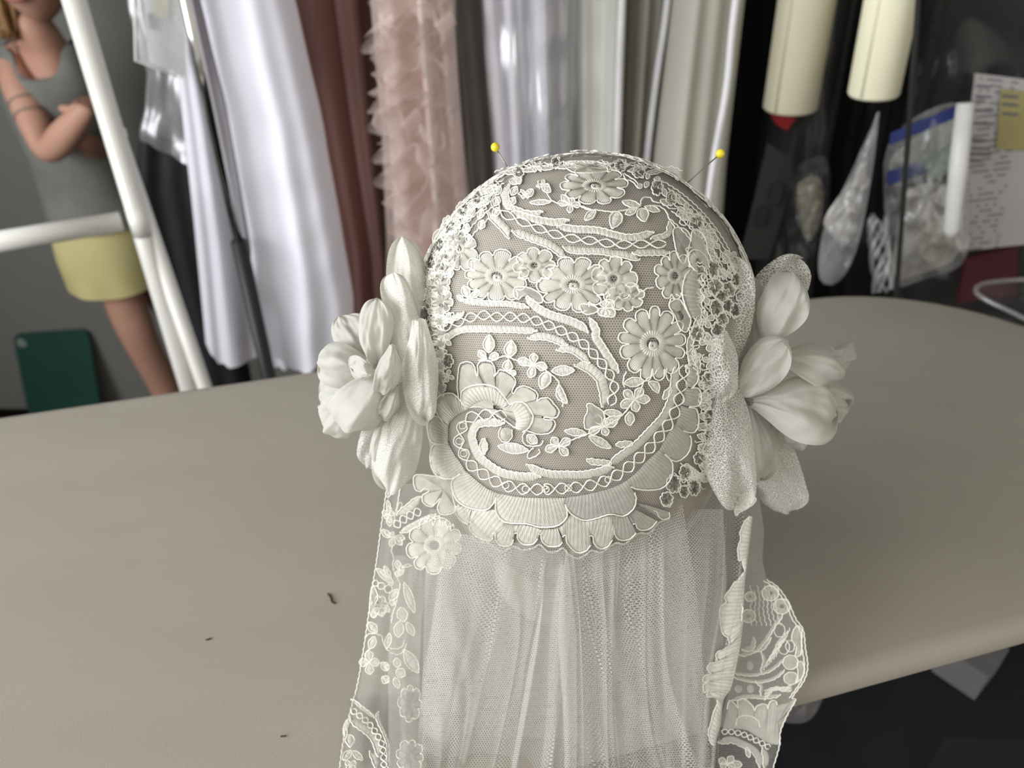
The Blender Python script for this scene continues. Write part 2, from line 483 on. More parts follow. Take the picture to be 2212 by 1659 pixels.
# chrome rail and post
post_px = (452, 230)
pp = P(*post_px, 1.13)
rack = thing('garment_rack', 'chrome garment rack post with a black lower sleeve between white dresses', 'clothes rack', (pp[0], pp[1], 0))
zsl = P(524, 520, 1.13)[2]
obj('chrome_post', *tube([(pp[0], pp[1], zsl - 0.02), (pp[0], pp[1], RAILZ)], 0.0078, 14), 'chrome', rack)
obj('black_sleeve', *tube([(pp[0], pp[1], 0.03), (pp[0], pp[1], zsl)], 0.0125, 14), 'black_plastic', rack)
obj('rail', *tube([(pp[0] - 0.02, pp[1] + 0.0, RAILZ), (pp[0] + 0.05, 1.25, RAILZ), (2.3, 1.25, RAILZ)], 0.0125, 12), 'chrome', rack)
obj('foot', *box(pp[0], pp[1] + 0.1, 0.015, 0.03, 0.4, 0.03), 'black_plastic', rack, smooth=False)
obj('chrome_post', *tube([(2.3, 1.25, 0.02), (2.3, 1.25, RAILZ)], 0.0125, 12), 'chrome', rack)

# white chiffon dresses
t = thing('chiffon_dress', 'long white chiffon dress with folds just right of the chrome post', 'dress', P(600, 760, 1.2))
garment('skirt', ext([(440, 0), (505, 260), (545, 520), (556, 790)]), ext([(636, 0), (690, 230), (742, 520), (762, 640), (768, 790)]), 1.2, 0.05, 'white_chiffon', t, folds=3, amp=0.012,
        hem=[(520, 712), (545, 722), (556, 716), (580, 725), (640, 775), (680, 770), (720, 735), (770, 690)], seed=3, ripple=0.006)
garment('underskirt', ext([(450, 0), (540, 520), (572, 790)]), ext([(630, 0), (735, 520), (752, 800)]), 1.225, 0.03, 'white_chiffon', t, folds=5, amp=0.012, seed=5,
        hem=[(540, 775), (600, 778), (660, 770), (760, 740)])
t = thing('sheer_overskirt', 'narrow pale sheer white dress hanging left of the chrome post', 'dress', P(490, 760, 1.3))
garment('skirt', ext([(372, 0), (392, 220), (420, 480), (450, 790)]), ext([(440, 0), (500, 260), (540, 520), (566, 790)]), 1.3, 0.03, 'white_sheer', t, folds=3, amp=0.008, seed=9,
        hem=[(440, 728), (455, 740), (475, 760), (480, 775), (560, 768), (590, 765)])
# mauve satin
t = thing('mauve_dress', 'dusky mauve satin dress between the white chiffon and the ruffles', 'dress', P(740, 640, 1.32))
garment('skirt', ext([(610, 0), (680, 260), (735, 520), (752, 800)]), ext([(800, 0), (822, 260), (850, 520), (860, 800)]), 1.40, 0.05, 'mauve_satin', t, folds=4, amp=0.010, seed=12)
garment('sash', ext([(722, 0), (762, 300), (800, 560), (815, 800)]), ext([(775, 0), (806, 300), (835, 560), (848, 800)]), 1.36, 0.015, 'mauve_light', t, folds=2, amp=0.004, seed=14)
# blush ruffled tulle
t = thing('ruffled_dress', 'blush pink tulle dress with tiers of curly ruffles', 'dress', P(890, 600, 1.25))
garment('skirt', ext([(800, 0), (825, 300), (835, 520), (830, 820)]), ext([(980, 0), (1000, 300), (1015, 520), (1020, 820)]), 1.3, 0.05, 'blush_lining', t, folds=5, amp=0.02, seed=17)
def ruffle(pts, w, Y, m, parent, waves, amp, seed, thick=0.0):
    """A gathered frill: a ribbon following a line down the dress, its free edge waving in and out."""
    rs = random.Random(seed)
    c = spline(pts, n=150)
    v = []
    ph = rs.uniform(0, 6)
    nc = 9
    for i, (x, y) in enumerate(c):
        t_ = i / 149
        base = P(x, y, Y)
        for j in range(nc):
            s = j / (nc - 1)
            wob = math.sin(waves * t_ * 6.283 + ph + 0.8 * math.sin(5 * t_ + ph)) + 0.4 * math.sin(waves * 2.3 * t_ * 6.283 + 2 * ph)
            dx = -w * s * (0.8 + 0.3 * math.sin(waves * 1.7 * t_ * 6.283 + ph))
            v.append(base + np.array([dx + 0.012 * wob * s, -0.045 * s - amp * wob * s, -0.03 * s + 0.018 * wob * s * s]))
    return obj('ruffle', v, grid_faces(150, nc), m, parent)
ruffle([(880, -60), (882, 80), (888, 200), (898, 330), (920, 470), (940, 600), (945, 760)], 0.05, 1.24, 'blush_tulle', t, 9, 0.022, 1)
ruffle([(900, -60), (898, 100), (905, 230), (915, 360), (950, 500), (970, 640), (975, 760)], 0.065, 1.25, 'blush_tulle', t, 8, 0.026, 2)
ruffle([(945, -60), (940, 60), (950, 190), (965, 330), (985, 470), (1000, 620), (1000, 760)], 0.07, 1.26, 'blush_tulle', t, 7, 0.024, 3)
ruffle([(985, -60), (985, 120), (1000, 290), (1020, 470), (1030, 700)], 0.06, 1.28, 'blush_tulle', t, 6, 0.02, 4)
for k, (x0, y0, x1, y1, r) in enumerate([(905, -20, 935, 45, 22), (848, 70, 810, 90, 26), (860, 150, 815, 185, 30), (900, 240, 812, 260, 32), (925, 330, 830, 350, 34), (940, 395, 845, 430, 30), (960, 300, 890, 290, 30), (950, 120, 880, 130, 28), (955, 470, 870, 500, 34), (970, 40, 900, 30, 26)]):
    # curled hem edges of the frills
    c = []
    for i in range(60):
        u = i / 59
        x = x0 + (x1 - x0) * u + r * 0.35 * math.sin(u * 9 + k); y = y0 + (y1 - y0) * u + r * math.sin(u * 7 + 2 * k) * 0.8
        c.append((x, y, 1.185 + 0.02 * math.sin(u * 8 + k)))
    front = [P(x, y, Y) for x, y, Y in c]; back = [P(x + 14, y + 26, Y + 0.03) for x, y, Y in c]
    vv = []
    for a, b in zip(front, back): vv += [a, a * 0.5 + b * 0.5 + np.array([0, 0.006, 0]), b]
    o = obj('ruffle', vv, grid_faces(60, 3), 'blush_tulle', t)
    fe = obj('rolled_hem', *tube(front, 0.0016, 5), 'blush_tulle', t)
    sub(fe, o)
# beige tulle
t = thing('beige_dress', 'beige gauzy tulle dress beside the pink ruffles', 'dress', P(1000, 560, 1.3))
garment('skirt', ext([(915, 0), (945, 300), (975, 520), (980, 820)]), ext([(1052, 0), (1075, 300), (1085, 520), (1090, 820)]), 1.43, 0.05, 'beige_tulle', t, folds=4, amp=0.014, seed=23, ripple=0.01)
# white organza in plastic
t = thing('bagged_dress', 'white organza dress in a shiny clear plastic cover', 'dress', P(1150, 560, 1.25))
garment('skirt', ext([(1046, 0), (1070, 300), (1082, 520), (1085, 820)]), ext([(1228, 0), (1226, 300), (1220, 520), (1215, 820)]), 1.27, 0.05, 'white_organza', t, folds=6, amp=0.02, seed=25, ripple=0.012)
garment('plastic_cover', ext([(1040, 0), (1062, 300), (1078, 520), (1080, 820)]), ext([(1246, 0), (1240, 300), (1228, 520), (1225, 820)]), 1.25, 0.075, 'clear_film_bright', t, folds=5, amp=0.012, seed=27, ripple=0.02)
for xx in (1243, 1249):
    obj('cover_seam', *tube([P(xx + 3, -420, 1.2), P(xx, 0, 1.2), P(xx - 6, 300, 1.2), P(xx - 14, 560, 1.2)], 0.0012, 6), 'film_edge', t)
# pale garment covers with white piping
def cover(label, left, right, Y, m, pip, seed, folds=3, amp=0.010, pr=0.0055):
    o = thing('garment_cover', label, 'garment cover', P((left[-1][0] + right[-1][0]) / 2, 620, Y), 'garment covers with white piping')
    garment('cloth_body', ext(left), ext(right), Y, 0.045, m, o, folds=folds, amp=amp, seed=seed, nc=80)
    for pl in pip:
        pl = ext(pl)
        obj('piping', *tube(spline([P(x, y, Y - 0.062) for x, y in pl], n=60), pr, 8), 'piping_white', o)
    return o
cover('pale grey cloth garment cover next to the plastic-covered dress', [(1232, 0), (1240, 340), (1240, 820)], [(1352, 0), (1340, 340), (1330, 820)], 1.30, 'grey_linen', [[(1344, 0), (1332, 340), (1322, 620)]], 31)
cover('olive-grey cloth garment cover, middle of the three piped covers', [(1350, 0), (1338, 340), (1330, 820)], [(1450, 0), (1410, 340), (1385, 820)], 1.36, 'grey_linen_warm', [[(1442, 0), (1418, 170), (1398, 340), (1375, 620)]], 33)
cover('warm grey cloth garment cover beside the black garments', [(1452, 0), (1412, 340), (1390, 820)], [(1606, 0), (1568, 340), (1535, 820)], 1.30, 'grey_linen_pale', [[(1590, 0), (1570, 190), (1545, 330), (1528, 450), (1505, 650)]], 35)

# black garments to the right, some in dark plastic
def black(label, left, right, Y, m, seed, folds=4, amp=0.02, film=None):
    o = thing('black_garment', label, 'garment', P((left[-1][0] + right[-1][0]) / 2, 700, Y), 'black garments on the rail')
    garment('cloth_body', ext(left), ext(right), Y, 0.06, m, o, folds=folds, amp=amp, seed=seed, nc=80)
    if film: garment('plastic_cover', ext(film[0]), ext(film[1]), Y - 0.05, 0.075, 'dark_film', o, folds=3, amp=0.012, seed=seed + 50, nc=80, ripple=0.02)
    return o
black('black garment right beside the warm grey cover, half hidden', [(1560, 0), (1530, 340), (1500, 900)], [(1740, 0), (1700, 340), (1640, 900)], 1.66, 'black_cloth', 41)
black('charcoal garment behind the first cream roll', [(1690, 0), (1640, 340), (1590, 900)], [(1850, 0), (1790, 340), (1720, 900)], 1.46, 'charcoal_cloth', 42, film=([(1690, 0), (1655, 340), (1610, 900)], [(1815, 0), (1765, 340), (1705, 900)]))
black('charcoal garment behind the second cream roll in dark plastic', [(1800, 0), (1740, 340), (1690, 900)], [(2010, 0), (1960, 340), (1900, 900)], 1.66, 'charcoal_cloth', 43, film=([(1850, 0), (1790, 340), (1740, 900)], [(1985, 0), (1945, 340), (1895, 900)]))
black('wide charcoal garment at the far right behind the printed sheet', [(1985, 0), (1930, 340), (1880, 900)], [(2420, 0), (2320, 340), (2200, 900)], 1.46, 'charcoal_cloth', 44, folds=6, film=([(1995, 0), (1950, 340), (1910, 900)], [(2400, 0), (2320, 340), (2200, 900)]))
t = thing('black_garment', 'black garment in clear plastic hanging between the white rack and the white dresses', 'garment', P(390, 780, 1.45), 'black garments on the rail')
garment('cloth_body', ext([(322, 150), (300, 300), (292, 400), (335, 600), (415, 900)]), ext([(440, 150), (470, 400), (500, 600), (560, 900)]), 1.5, 0.05, 'black_cloth', t, folds=3, amp=0.012, seed=46, nc=80)
garment('plastic_cover', ext([(324, 150), (316, 240), (306, 290)]), ext([(440, 150), (452, 250), (468, 345)]), 1.40, 0.04, 'clear_film_bright', t, folds=3, amp=0.008, seed=47, nc=80, ripple=0.02, hem=[(280, 285), (340, 300), (400, 330), (480, 352)])

# docket in a plastic sleeve, top left
def sheet(name, quad, Y, m, parent, th=0.0012, uv=True, ys=None):
    """flat sheet with four pixel corners (TL, TR, BR, BL) standing at depth Y"""
    ys = ys or [Y] * 4
    c = [P(x, y, yy) for (x, y), yy in zip(quad, ys)]
    n = np.cross(c[1] - c[0], c[3] - c[0]); n /= np.linalg.norm(n)
    if n[1] > 0: n = -n
    v = [p for p in c] + [p - n * th for p in c]
    f = [(0, 3, 2, 1), (4, 5, 6, 7), (0, 1, 5, 4), (1, 2, 6, 5), (2, 3, 7, 6), (3, 0, 4, 7)]
    uvs = [(0, 1), (1, 1), (1, 0), (0, 0)] * 2
    return obj(name, v, f, m, parent, False, uvs)
t = thing('docket_sleeve', 'printed docket with a yellow note in a clear sleeve', 'docket', P(340, 150, 1.2))
sheet('paper', [(296, -160), (392, -160), (402, 170), (322, 133)], 1.22, 'docket_print', t)
sheet('yellow_note', [(330, -60), (362, -58), (364, 42), (334, 36)], 1.215, 'note_yellow', t)
sheet('printed_stamp', [(318, 28), (330, 30), (335, 66), (322, 62)], 1.215, 'print_grey', t)
o = sheet('plastic_sleeve', [(286, -170), (398, -165), (408, 178), (292, 130)], 1.205, 'clear_film_bright', t)
sub(obj('sleeve_edge', *tube([P(286, -170, 1.204), P(293, 131, 1.204), P(380, 164, 1.204)], 0.0018, 6), 'white_enamel', t), o)

# ------------------------------------------------------------------ white tube frame
tb = P(160, 0, 1.10); zt = RAILZ
rk = thing('tube_stand', 'white enamelled tube stand crossing in front of the standing person', 'stand', (tb[0], tb[1], 0))
obj('upright', *tube([(tb[0], tb[1], 0.0), (tb[0], tb[1], zt)], 0.0150, 20), 'white_enamel', rk)
t2 = P(252, 288, 1.12); t2b = P(434, 812, 1.085); t2f = t2 + (t2b - t2) * (t2[2] / (t2[2] - t2b[2]))
up2 = obj('upright', *tube([t2f, t2 - np.array([0, 0, 0.004])], 0.0118, 18), 'white_enamel', rk)
cp = MB()
cp.add(*tube([(t2[0], t2[1], t2[2] - 0.006), (t2[0], t2[1], t2[2] + 0.004), (t2[0], t2[1], t2[2] + 0.008)], [0.0135, 0.0135, 0.009], 18))
sub(cp.build('end_cap', ['white_enamel'], rk), up2)
cb1 = P(262, 478, 1.10); cb0 = P(-140, 545, 0.98)
obj('crossbar', *tube([cb0, cb1], 0.0150, 20), 'white_enamel', rk)
obj('clamp', *tube([(tb[0], tb[1], cb1[2] - 0.022), (tb[0], tb[1], cb1[2] + 0.022)], 0.0153, 20), 'white_enamel', rk)

# ------------------------------------------------------------------ green mat leaning on the wall
def poly_plate(name, px, Ys, m, parent=None, th=0.008):
    c = np.array([P(x, y, Y) for (x, y), Y in zip(px, Ys)])
    n = np.cross(c[1] - c[0], c[-1] - c[0]); n /= np.linalg.norm(n)
    if n[1] > 0: n = -n
    k = len(c)
    v = np.vstack([c, c - n * th])
    f = [tuple(range(k)), tuple(range(2 * k - 1, k - 1, -1))] + [(i, (i + 1) % k, k + (i + 1) % k, k + i) for i in range(k)]
    return obj(name, v, f, m, parent, False)
c0x = P(110, 742, 2.045)[0]
gm = thing('cutting_mat', 'dark green rounded cutting mat leaning against the grey wall', 'cutting mat', (c0x, 2.0, 0))
c0 = P(30, 742, 2.045); c1 = P(194, 700, 2.045)
wv = c1 - c0; wl = np.linalg.norm(wv[:2]); wd = np.array([wv[0], 0, 0]) / wl
zt_ = (c0[2] + c1[2]) / 2
def rr(x0, z0, x1, z1, r, n=5):
    pts = []
    for cx, cz, a0 in ((x1 - r, z1 - r, 0), (x0 + r, z1 - r, 90), (x0 + r, z0 + r, 180), (x1 - r, z0 + r, 270)):
        for k in range(n + 1):
            a = math.radians(a0 + 90 * k / n); pts.append((cx + r * math.cos(a), cz + r * math.sin(a)))
    return pts
MW = 0.24; MH = float(zt_)
pts = rr(0, 0.0, MW, MH, 0.022)
fv = [np.array([c0[0] + u, 2.055 - (1 - w / MH) * 0.09, w + (u - MW / 2) * 0.08 + (0.02 if w < 0.05 else 0.0)]) for u, w in pts]
bvv = [p + np.array([0, 0.006, 0]) for p in fv]
k = len(fv)
obj('mat_sheet', fv + bvv, [tuple(range(k))[::-1], tuple(range(k, 2 * k))] + [(i, (i + 1) % k, k + (i + 1) % k, k + i) for i in range(k)], 'mat_green', gm, smooth=False)
def disc(name, c, rx, rz, m, parent, y0):
    vv = [np.array([c[0] + rx * math.cos(a), y0, c[1] + rz * math.sin(a)]) for a in np.linspace(0, 6.283, 24, endpoint=False)]
    vv2 = [p + np.array([0, 0.003, 0]) for p in vv]
    return obj(name, vv + vv2, [tuple(range(24))[::-1], tuple(range(24, 48))] + [(i, (i + 1) % 24, 24 + (i + 1) % 24, 24 + i) for i in range(24)], m, parent, False)
pl = P(49, 747, 2.045)
disc('round_label', (c0[0] + 0.026, MH - 0.034), 0.015, 0.017, 'label_grey', gm, 2.043)
disc('hang_slot', (c0[0] + 0.195, MH - 0.2), 0.013, 0.036, 'wall_paint', gm, 2.002)

# ------------------------------------------------------------------ person behind the stand
def loft(rings, seg=28, cap=True):
    """rings: (centre, rx, ry, twist deg) horizontal ellipses, top to bottom"""
    v = []
    for c, rx, ry, tw in rings:
        ct, st = math.cos(math.radians(tw)), math.sin(math.radians(tw))
        for k in range(seg):
            a = 2 * math.pi * k / seg
            x, y = rx * math.cos(a), ry * math.sin(a)
            v.append(np.array(c) + np.array([x * ct - y * st, x * st + y * ct, 0]))
    f = grid_faces(len(rings), seg, True)
    if cap: f += [tuple(range(seg)), tuple(range((len(rings) - 1) * seg, len(rings) * seg))[::-1]]
    return v, f
PY = 1.78
def skin_body(name, nodes, edges, m, parent, levels=2):
    me = bpy.data.meshes.new(name)
    me.from_pydata([tuple(map(float, n[0])) for n in nodes], edges, [])
    o = bpy.data.objects.new(name, me); COL.objects.link(o)
    md = o.modifiers.new('skin', 'SKIN'); md.use_smooth_shade = True; md.branch_smoothing = 0.5
    for i, n in enumerate(nodes):
        sv = me.skin_vertices[0].data[i]
        r = n[1] if isinstance(n[1], tuple) else (n[1], n[1])
        sv.radius = r; sv.use_root = (i == 0)
    s = o.modifiers.new('sub', 'SUBSURF'); s.levels = levels; s.render_levels = levels
    dg = bpy.context.evaluated_depsgraph_get()
    me2 = bpy.data.meshes.new_from_object(o.evaluated_get(dg))
    bpy.data.objects.remove(o); bpy.data.meshes.remove(me)
    me2.name = name; me2.materials.clear(); me2.materials.append(MATS[m])
    for p in me2.polygons: p.use_smooth = True
    o2 = bpy.data.objects.new(name, me2); COL.objects.link(o2)
    if parent is not None:
        o2.parent = parent; o2.matrix_parent_inverse = Matrix.Translation(-Vector(parent.location))
    return o2
hip = P(212, 500, PY + 0.02); neck = P(82, 68, PY); chest = P(110, 200, PY + 0.01); waist = P(178, 380, PY + 0.02)
person = thing('person', 'person in a grey tank top and yellow shorts with arms folded', 'person', (hip[0], hip[1], 0))
hx = hip[0]
head = P(62, -85, PY - 0.03)
sh_l = P(8, 112, PY); sh_r = P(178, 112, PY + 0.08)
el_l = P(104, 334, PY - 0.13); wr_l = P(186, 238, PY - 0.15)
el_r = P(215, 330, PY + 0.02); wr_r = P(175, 300, PY - 0.1)
kn_l = P(285, 735, PY + 0.0); 
floor_z = 0.0
lfx = kn_l[0]
nodes = [(hip, (0.105, 0.085)), (waist, (0.085, 0.065)), (chest, (0.098, 0.07)), (neck + np.array([0, 0, -0.03]), (0.045, 0.045)), (neck + np.array([-0.01, -0.01, 0.05]), (0.044, 0.046)),
         (sh_l, (0.04, 0.04)), ((sh_l + el_l) / 2 , (0.037, 0.037)), (el_l, (0.033, 0.033)), ((el_l + wr_l) / 2, (0.034, 0.034)), (wr_l, (0.023, 0.023)),
         (sh_r, (0.04, 0.04)), (el_r, (0.033, 0.033)), (wr_r, (0.023, 0.023)),
         (hip + np.array([0.015, -0.02, -0.13]), (0.068, 0.068)), (np.array([hx + 0.03, hip[1] - 0.02, 0.44]), (0.048, 0.05)), (np.array([hx + 0.03, hip[1] + 0.02, 0.28]), (0.044, 0.046)), (np.array([hx + 0.03, hip[1] + 0.03, 0.08]), (0.032, 0.034)), (np.array([hx + 0.02, hip[1] - 0.1, 0.035]), (0.035, 0.025)),
         (hip + np.array([0.05, 0.10, -0.13]), (0.068, 0.068)), (np.array([hx + 0.07, hip[1] + 0.13, 0.44]), (0.048, 0.05)), (np.array([hx + 0.07, hip[1] + 0.16, 0.28]), (0.044, 0.046)), (np.array([hx + 0.07, hip[1] + 0.17, 0.08]), (0.032, 0.034)), (np.array([hx + 0.07, hip[1] + 0.05, 0.035]), (0.035, 0.025))]
edges = [(0, 1), (1, 2), (2, 3), (3, 4), (2, 5), (5, 6), (6, 7), (7, 8), (8, 9), (2, 10), (10, 11), (11, 12), (0, 13), (13, 14), (14, 15), (15, 16), (16, 17), (0, 18), (18, 19), (19, 20), (20, 21), (21, 22)]
# hand of the folded arm: palm and five fingers wrapped round the other arm
hd = np.array([-0.42, 0.9, -0.05]); hd /= np.linalg.norm(hd)
palm = wr_l + hd * 0.03
nodes.append((palm, (0.030, 0.016))); edges.append((9, len(nodes) - 1)); pi_ = len(nodes) - 1
upv = np.array([0, 0, 1.0]); side = np.cross(hd, np.array([0, 0, 1.0])); side /= np.linalg.norm(side)
for q, (off, ln_) in enumerate([(-0.024, 0.062), (-0.008, 0.072), (0.008, 0.068), (0.024, 0.054)]):
    a = palm + hd * 0.015 + side * off; b = a + hd * ln_ * 0.3 + np.array([0, 0.02, 0]); c = b + hd * ln_ * 0.05 + np.array([0, 0.035, 0])
    i0 = len(nodes)
    nodes += [(a, 0.0085), (b, 0.008), (c, 0.007)]
    edges += [(pi_, i0), (i0, i0 + 1), (i0 + 1, i0 + 2)]
a = palm - side * 0.03 - hd * 0.01; b = a - side * 0.02 + hd * 0.03
i0 = len(nodes); nodes += [(a, 0.010), (b, 0.0085)]; edges += [(pi_, i0), (i0, i0 + 1)]
body = skin_body('body', nodes, edges, 'skin', person)
# head with a face
hv, hf = [], []
nu, nv = 28, 20
for i in range(nv + 1):
    ph = math.pi * i / nv
    for j in range(nu):
        th = 2 * math.pi * j / nu
        x = 0.074 * math.sin(ph) * math.cos(th); y = 0.092 * math.sin(ph) * math.sin(th); z = 0.112 * math.cos(ph)
        if z < 0: x *= 1 - 0.35 * (z / -0.112) ** 2; y = y * (1 - 0.25 * (z / -0.112) ** 2) - 0.012 * (z / -0.112)
        fr = max(0, -math.sin(th)) * math.sin(ph)
        y -= 0.022 * math.exp(-((x / 0.012) ** 2) - ((z + 0.015) / 0.022) ** 2) * (fr > 0.5)
        y += 0.008 * math.exp(-(((abs(x) - 0.03) / 0.014) ** 2) - ((z - 0.008) / 0.012) ** 2) * (fr > 0.4)
        hv.append(head + np.array([x, y, z]))
hobj = obj('head', hv, grid_faces(nv + 1, nu, True), 'skin', person)
for s in (-1, 1):
    ev, ef = [], []
    def ball(c, r, n=10):
        v = [c + r * np.array([math.sin(math.pi * i / n) * math.cos(2 * math.pi * j / n), math.sin(math.pi * i / n) * math.sin(2 * math.pi * j / n), math.cos(math.pi * i / n)]) for i in range(n + 1) for j in range(n)]
        return v, grid_faces(n + 1, n, True)
    sub(obj('eye', *ball(head + np.array([s * 0.030, -0.072, 0.008]), 0.0115), 'eye_white', person), hobj)
    ec = head + np.array([s * 0.077, 0.008, -0.004])
    vv, ff = ball(ec, 1.0); vv = [ec + (p - ec) * np.array([0.008, 0.02, 0.032]) for p in vv]
    sub(obj('ear', vv, ff, 'skin', person), hobj)
mo = head + np.array([0, -0.088, -0.055])
vv, ff = ball(mo, 1.0); vv = [mo + (p - mo) * np.array([0.022, 0.008, 0.008]) for p in vv]
sub(obj('mouth', vv, ff, 'lip', person), hobj)
# hair falling to the shoulder on the near side
hr = MB()
for q in range(26):
    a = math.radians(150 + 230 * q / 25) if q < 26 else 0
    r0 = 0.080
    top = head + np.array([0.06 * math.cos(a), 0.06 * math.sin(a) + 0.03, 0.075])
    mid = head + np.array([-0.088 + 0.02 * random.random() - 0.02 * math.cos(a), 0.02 - 0.075 * (q / 25 - 0.45), 0.0])
    end = P(random.uniform(2, 52), random.uniform(55, 88), PY - 0.06 + 0.06 * random.random())
    hr.add(*tube(spline([top, mid, (mid + end) / 2 + np.array([random.uniform(-.012, .012), 0, 0]), end], n=22), np.linspace(0.016, 0.006, 22), 7))
capv, capf = ball(head + np.array([0, 0.022, 0.022]), 0.096, 18)
hr.add([head + (p - head) * np.array([0.92, 1.0, 1.08]) for p in capv if True], capf)
hr.build('hair', ['hair_blonde'], person)
# tank top: fitted shell with straps, shorts
ch2 = P(104, 160, PY + 0.01)
rings_ = [(P(86, 92, PY + 0.015), 0.086, 0.050, 12), (P(92, 118, PY + 0.015), 0.092, 0.062, 12), (ch2, 0.098, 0.078, 12), (P(118, 205, PY + 0.01), 0.108, 0.088, 12), (P(135, 262, PY + 0.015), 0.104, 0.082, 12), (P(160, 330, PY + 0.02), 0.098, 0.075, 12), (P(185, 400, PY + 0.02), 0.104, 0.080, 12), (P(200, 440, PY + 0.02), 0.110, 0.086, 12), (P(214, 478, PY + 0.02), 0.114, 0.089, 12)]
tv, tf = loft(rings_, 40, False)
for k in range(80):                     # scooped neckline, front lower than back, and cut-away armholes
    a = 2 * math.pi * (k % 40) / 40; c = abs(math.cos(a))
    drop = (0.062 if math.sin(a) < 0 else 0.02) * max(0.0, 1 - (c / 0.62) ** 4)
    drop += 0.045 * max(0.0, (c - 0.9) / 0.1)
    tv[k] = tv[k] - np.array([0, 0.012 * (drop > 0.03) * (math.sin(a) < 0), drop * (1.0 if k < 40 else 0.55)])
tv = [p + np.array([0, -0.006 * noise.noise((p[0] * 16, 3, p[2] * 22)), 0.0]) for p in tv]
tank = obj('tank_top', tv, tf, 'tank_grey', person)
sr = [(P(208, 455, PY + 0.03), 0.109, 0.085, 8), (P(220, 500, PY + 0.03), 0.118, 0.096, 8), (P(232, 545, PY + 0.03), 0.121, 0.104, 8), (P(246, 590, PY + 0.03), 0.118, 0.106, 8), (P(252, 607, PY + 0.03), 0.117, 0.106, 8)]
sv, sf = loft(sr, 36, False)
sv = [p + np.array([0, -0.008 * noise.noise((p[0] * 22, 9, p[2] * 18)), 0]) for p in sv]
obj('shorts', sv, sf, 'shorts_yellow', person)
# arm tattoo bands
for q, (u, r) in enumerate([(0.50, 0.0352), (0.62, 0.0350)]):
    ax = el_l - sh_l
    c = sh_l + ax * u
    obj('arm_tattoo', *tube([c - ax * 0.012, c + ax * 0.012], r, 20, caps=False), 'tattoo', person)

# ------------------------------------------------------------------ things hanging at the right
def roll(label, a, b, Y, r, m, red=False):
    A = P(*a, Y); B = P(*b, Y)
    o = thing('fabric_roll', label, 'fabric roll', B, 'cream rolls')
    seg = 28; ax = (B - A) / np.linalg.norm(B - A)
    pts_ = [A, A * 0.5 + B * 0.5, B - ax * 0.004, B]
    v, f = tube(pts_, [r, r, r, r * 0.93], seg)
    main = obj('rolled_cloth', v, f, m, o)
    sub(obj('core', *tube([B - ax * 0.02, B + ax * 0.003], r * 0.45, 16), 'film_edge', o), main)
    # the loose edge of the outermost turn
    s = np.array([-0.75, -0.66, 0])
    sub(obj('loose_edge', *tube([A + s * r, B + s * r - ax * 0.002], 0.0022, 6), m, o), main)
    return o
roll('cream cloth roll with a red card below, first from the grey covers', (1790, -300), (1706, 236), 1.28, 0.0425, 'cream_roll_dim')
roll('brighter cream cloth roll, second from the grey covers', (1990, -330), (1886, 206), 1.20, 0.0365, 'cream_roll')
t = tag(poly_plate('red_card', [(1660, 238), (1720, 256), (1700, 282), (1676, 268)], [1.33] * 4, 'red_card'), 'small red card sticking out below the first cream roll', 'card')
# dark pole
pq = P(1945, 400, 1.15)
t = thing('rack_pole', 'thin dark metal pole standing beside the zip bag', 'pole', (pq[0], pq[1], 0))
obj('pole', *tube([(pq[0] - 0.02, pq[1], 0.02), P(1936, 640, 1.15), P(1984, 0, 1.15), P(2010, -420, 1.15)], 0.0042, 10), 'charcoal_cloth', t)
obj('pole_base', *box(pq[0], pq[1], 0.01, 0.12, 0.12, 0.02), 'black_plastic', t, smooth=False)
def crumple(name, poly, Y, m, parent, bulge=0.03, n=26, seed=0, amp=0.008):
    """crumpled cloth or film filling a pixel outline, puffed towards the viewer, closed at the back"""
    out = spline(poly, n=n * 2, closed=True)
    c = out.mean(0)
    v = []; R = 10
    for lay in (1, -1):
        for i in range(R):
            s = i / (R - 1)
            for q in out:
                x, y = c + (q - c) * s
                b = bulge * (1 - s ** 2.2) * (1 if lay > 0 else -0.5)
                w = amp * noise.noise((x * 0.035 + seed, y * 0.035, lay * 3)) * 2 * (1 - s ** 6) + amp * 0.7 * noise.noise((x * 0.09 + seed, y * 0.09, 5))* (1 - s ** 6)
                v.append(P(x, y, Y - b - w))
    m_ = len(out)
    f = grid_faces(R, m_, True)
    f2 = [tuple(i + R * m_ for i in q)[::-1] for q in grid_faces(R, m_, True)]
    return obj(name, v, f + f2, m, parent)
t = thing('hanger_card', 'dark plastic hanger card with two oval slots beside the cap', 'hanger', P(1660, 450, 1.3))
cardp = [(1660, 310), (1690, 330), (1712, 350), (1690, 470), (1660, 560), (1600, 560), (1632, 430)]
pc = poly_plate('card', cardp, [1.25] * 7, 'charcoal_cloth', t)
for cx, cy, rx, ry in ((1677, 420, 13, 26), (1646, 470, 10, 22)):
    vv = [P(cx + rx * math.cos(a) - ry * 0.25 * math.sin(a), cy + ry * math.sin(a), 1.242) for a in np.linspace(0, 6.283, 20, endpoint=False)]
    sub(obj('slot', vv + [p + np.array([0, 0.004, 0]) for p in vv], [tuple(range(20))[::-1], tuple(range(20, 40))] + [(i, (i + 1) % 20, 20 + (i + 1) % 20, 20 + i) for i in range(20)], 'black_plastic', t, smooth=False), pc)
t = thing('lace_pack', 'cream lace folded in clear plastic, first from the hanger card', 'lace', P(1750, 520, 1.3))
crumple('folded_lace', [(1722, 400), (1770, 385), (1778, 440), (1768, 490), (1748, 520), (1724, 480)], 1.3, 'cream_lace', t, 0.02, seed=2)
crumple('wrapper', [(1715, 370), (1785, 340), (1790, 450), (1770, 520), (1745, 560), (1705, 540), (1700, 460)], 1.28, 'dark_film', t, 0.03, seed=4, amp=0.012)
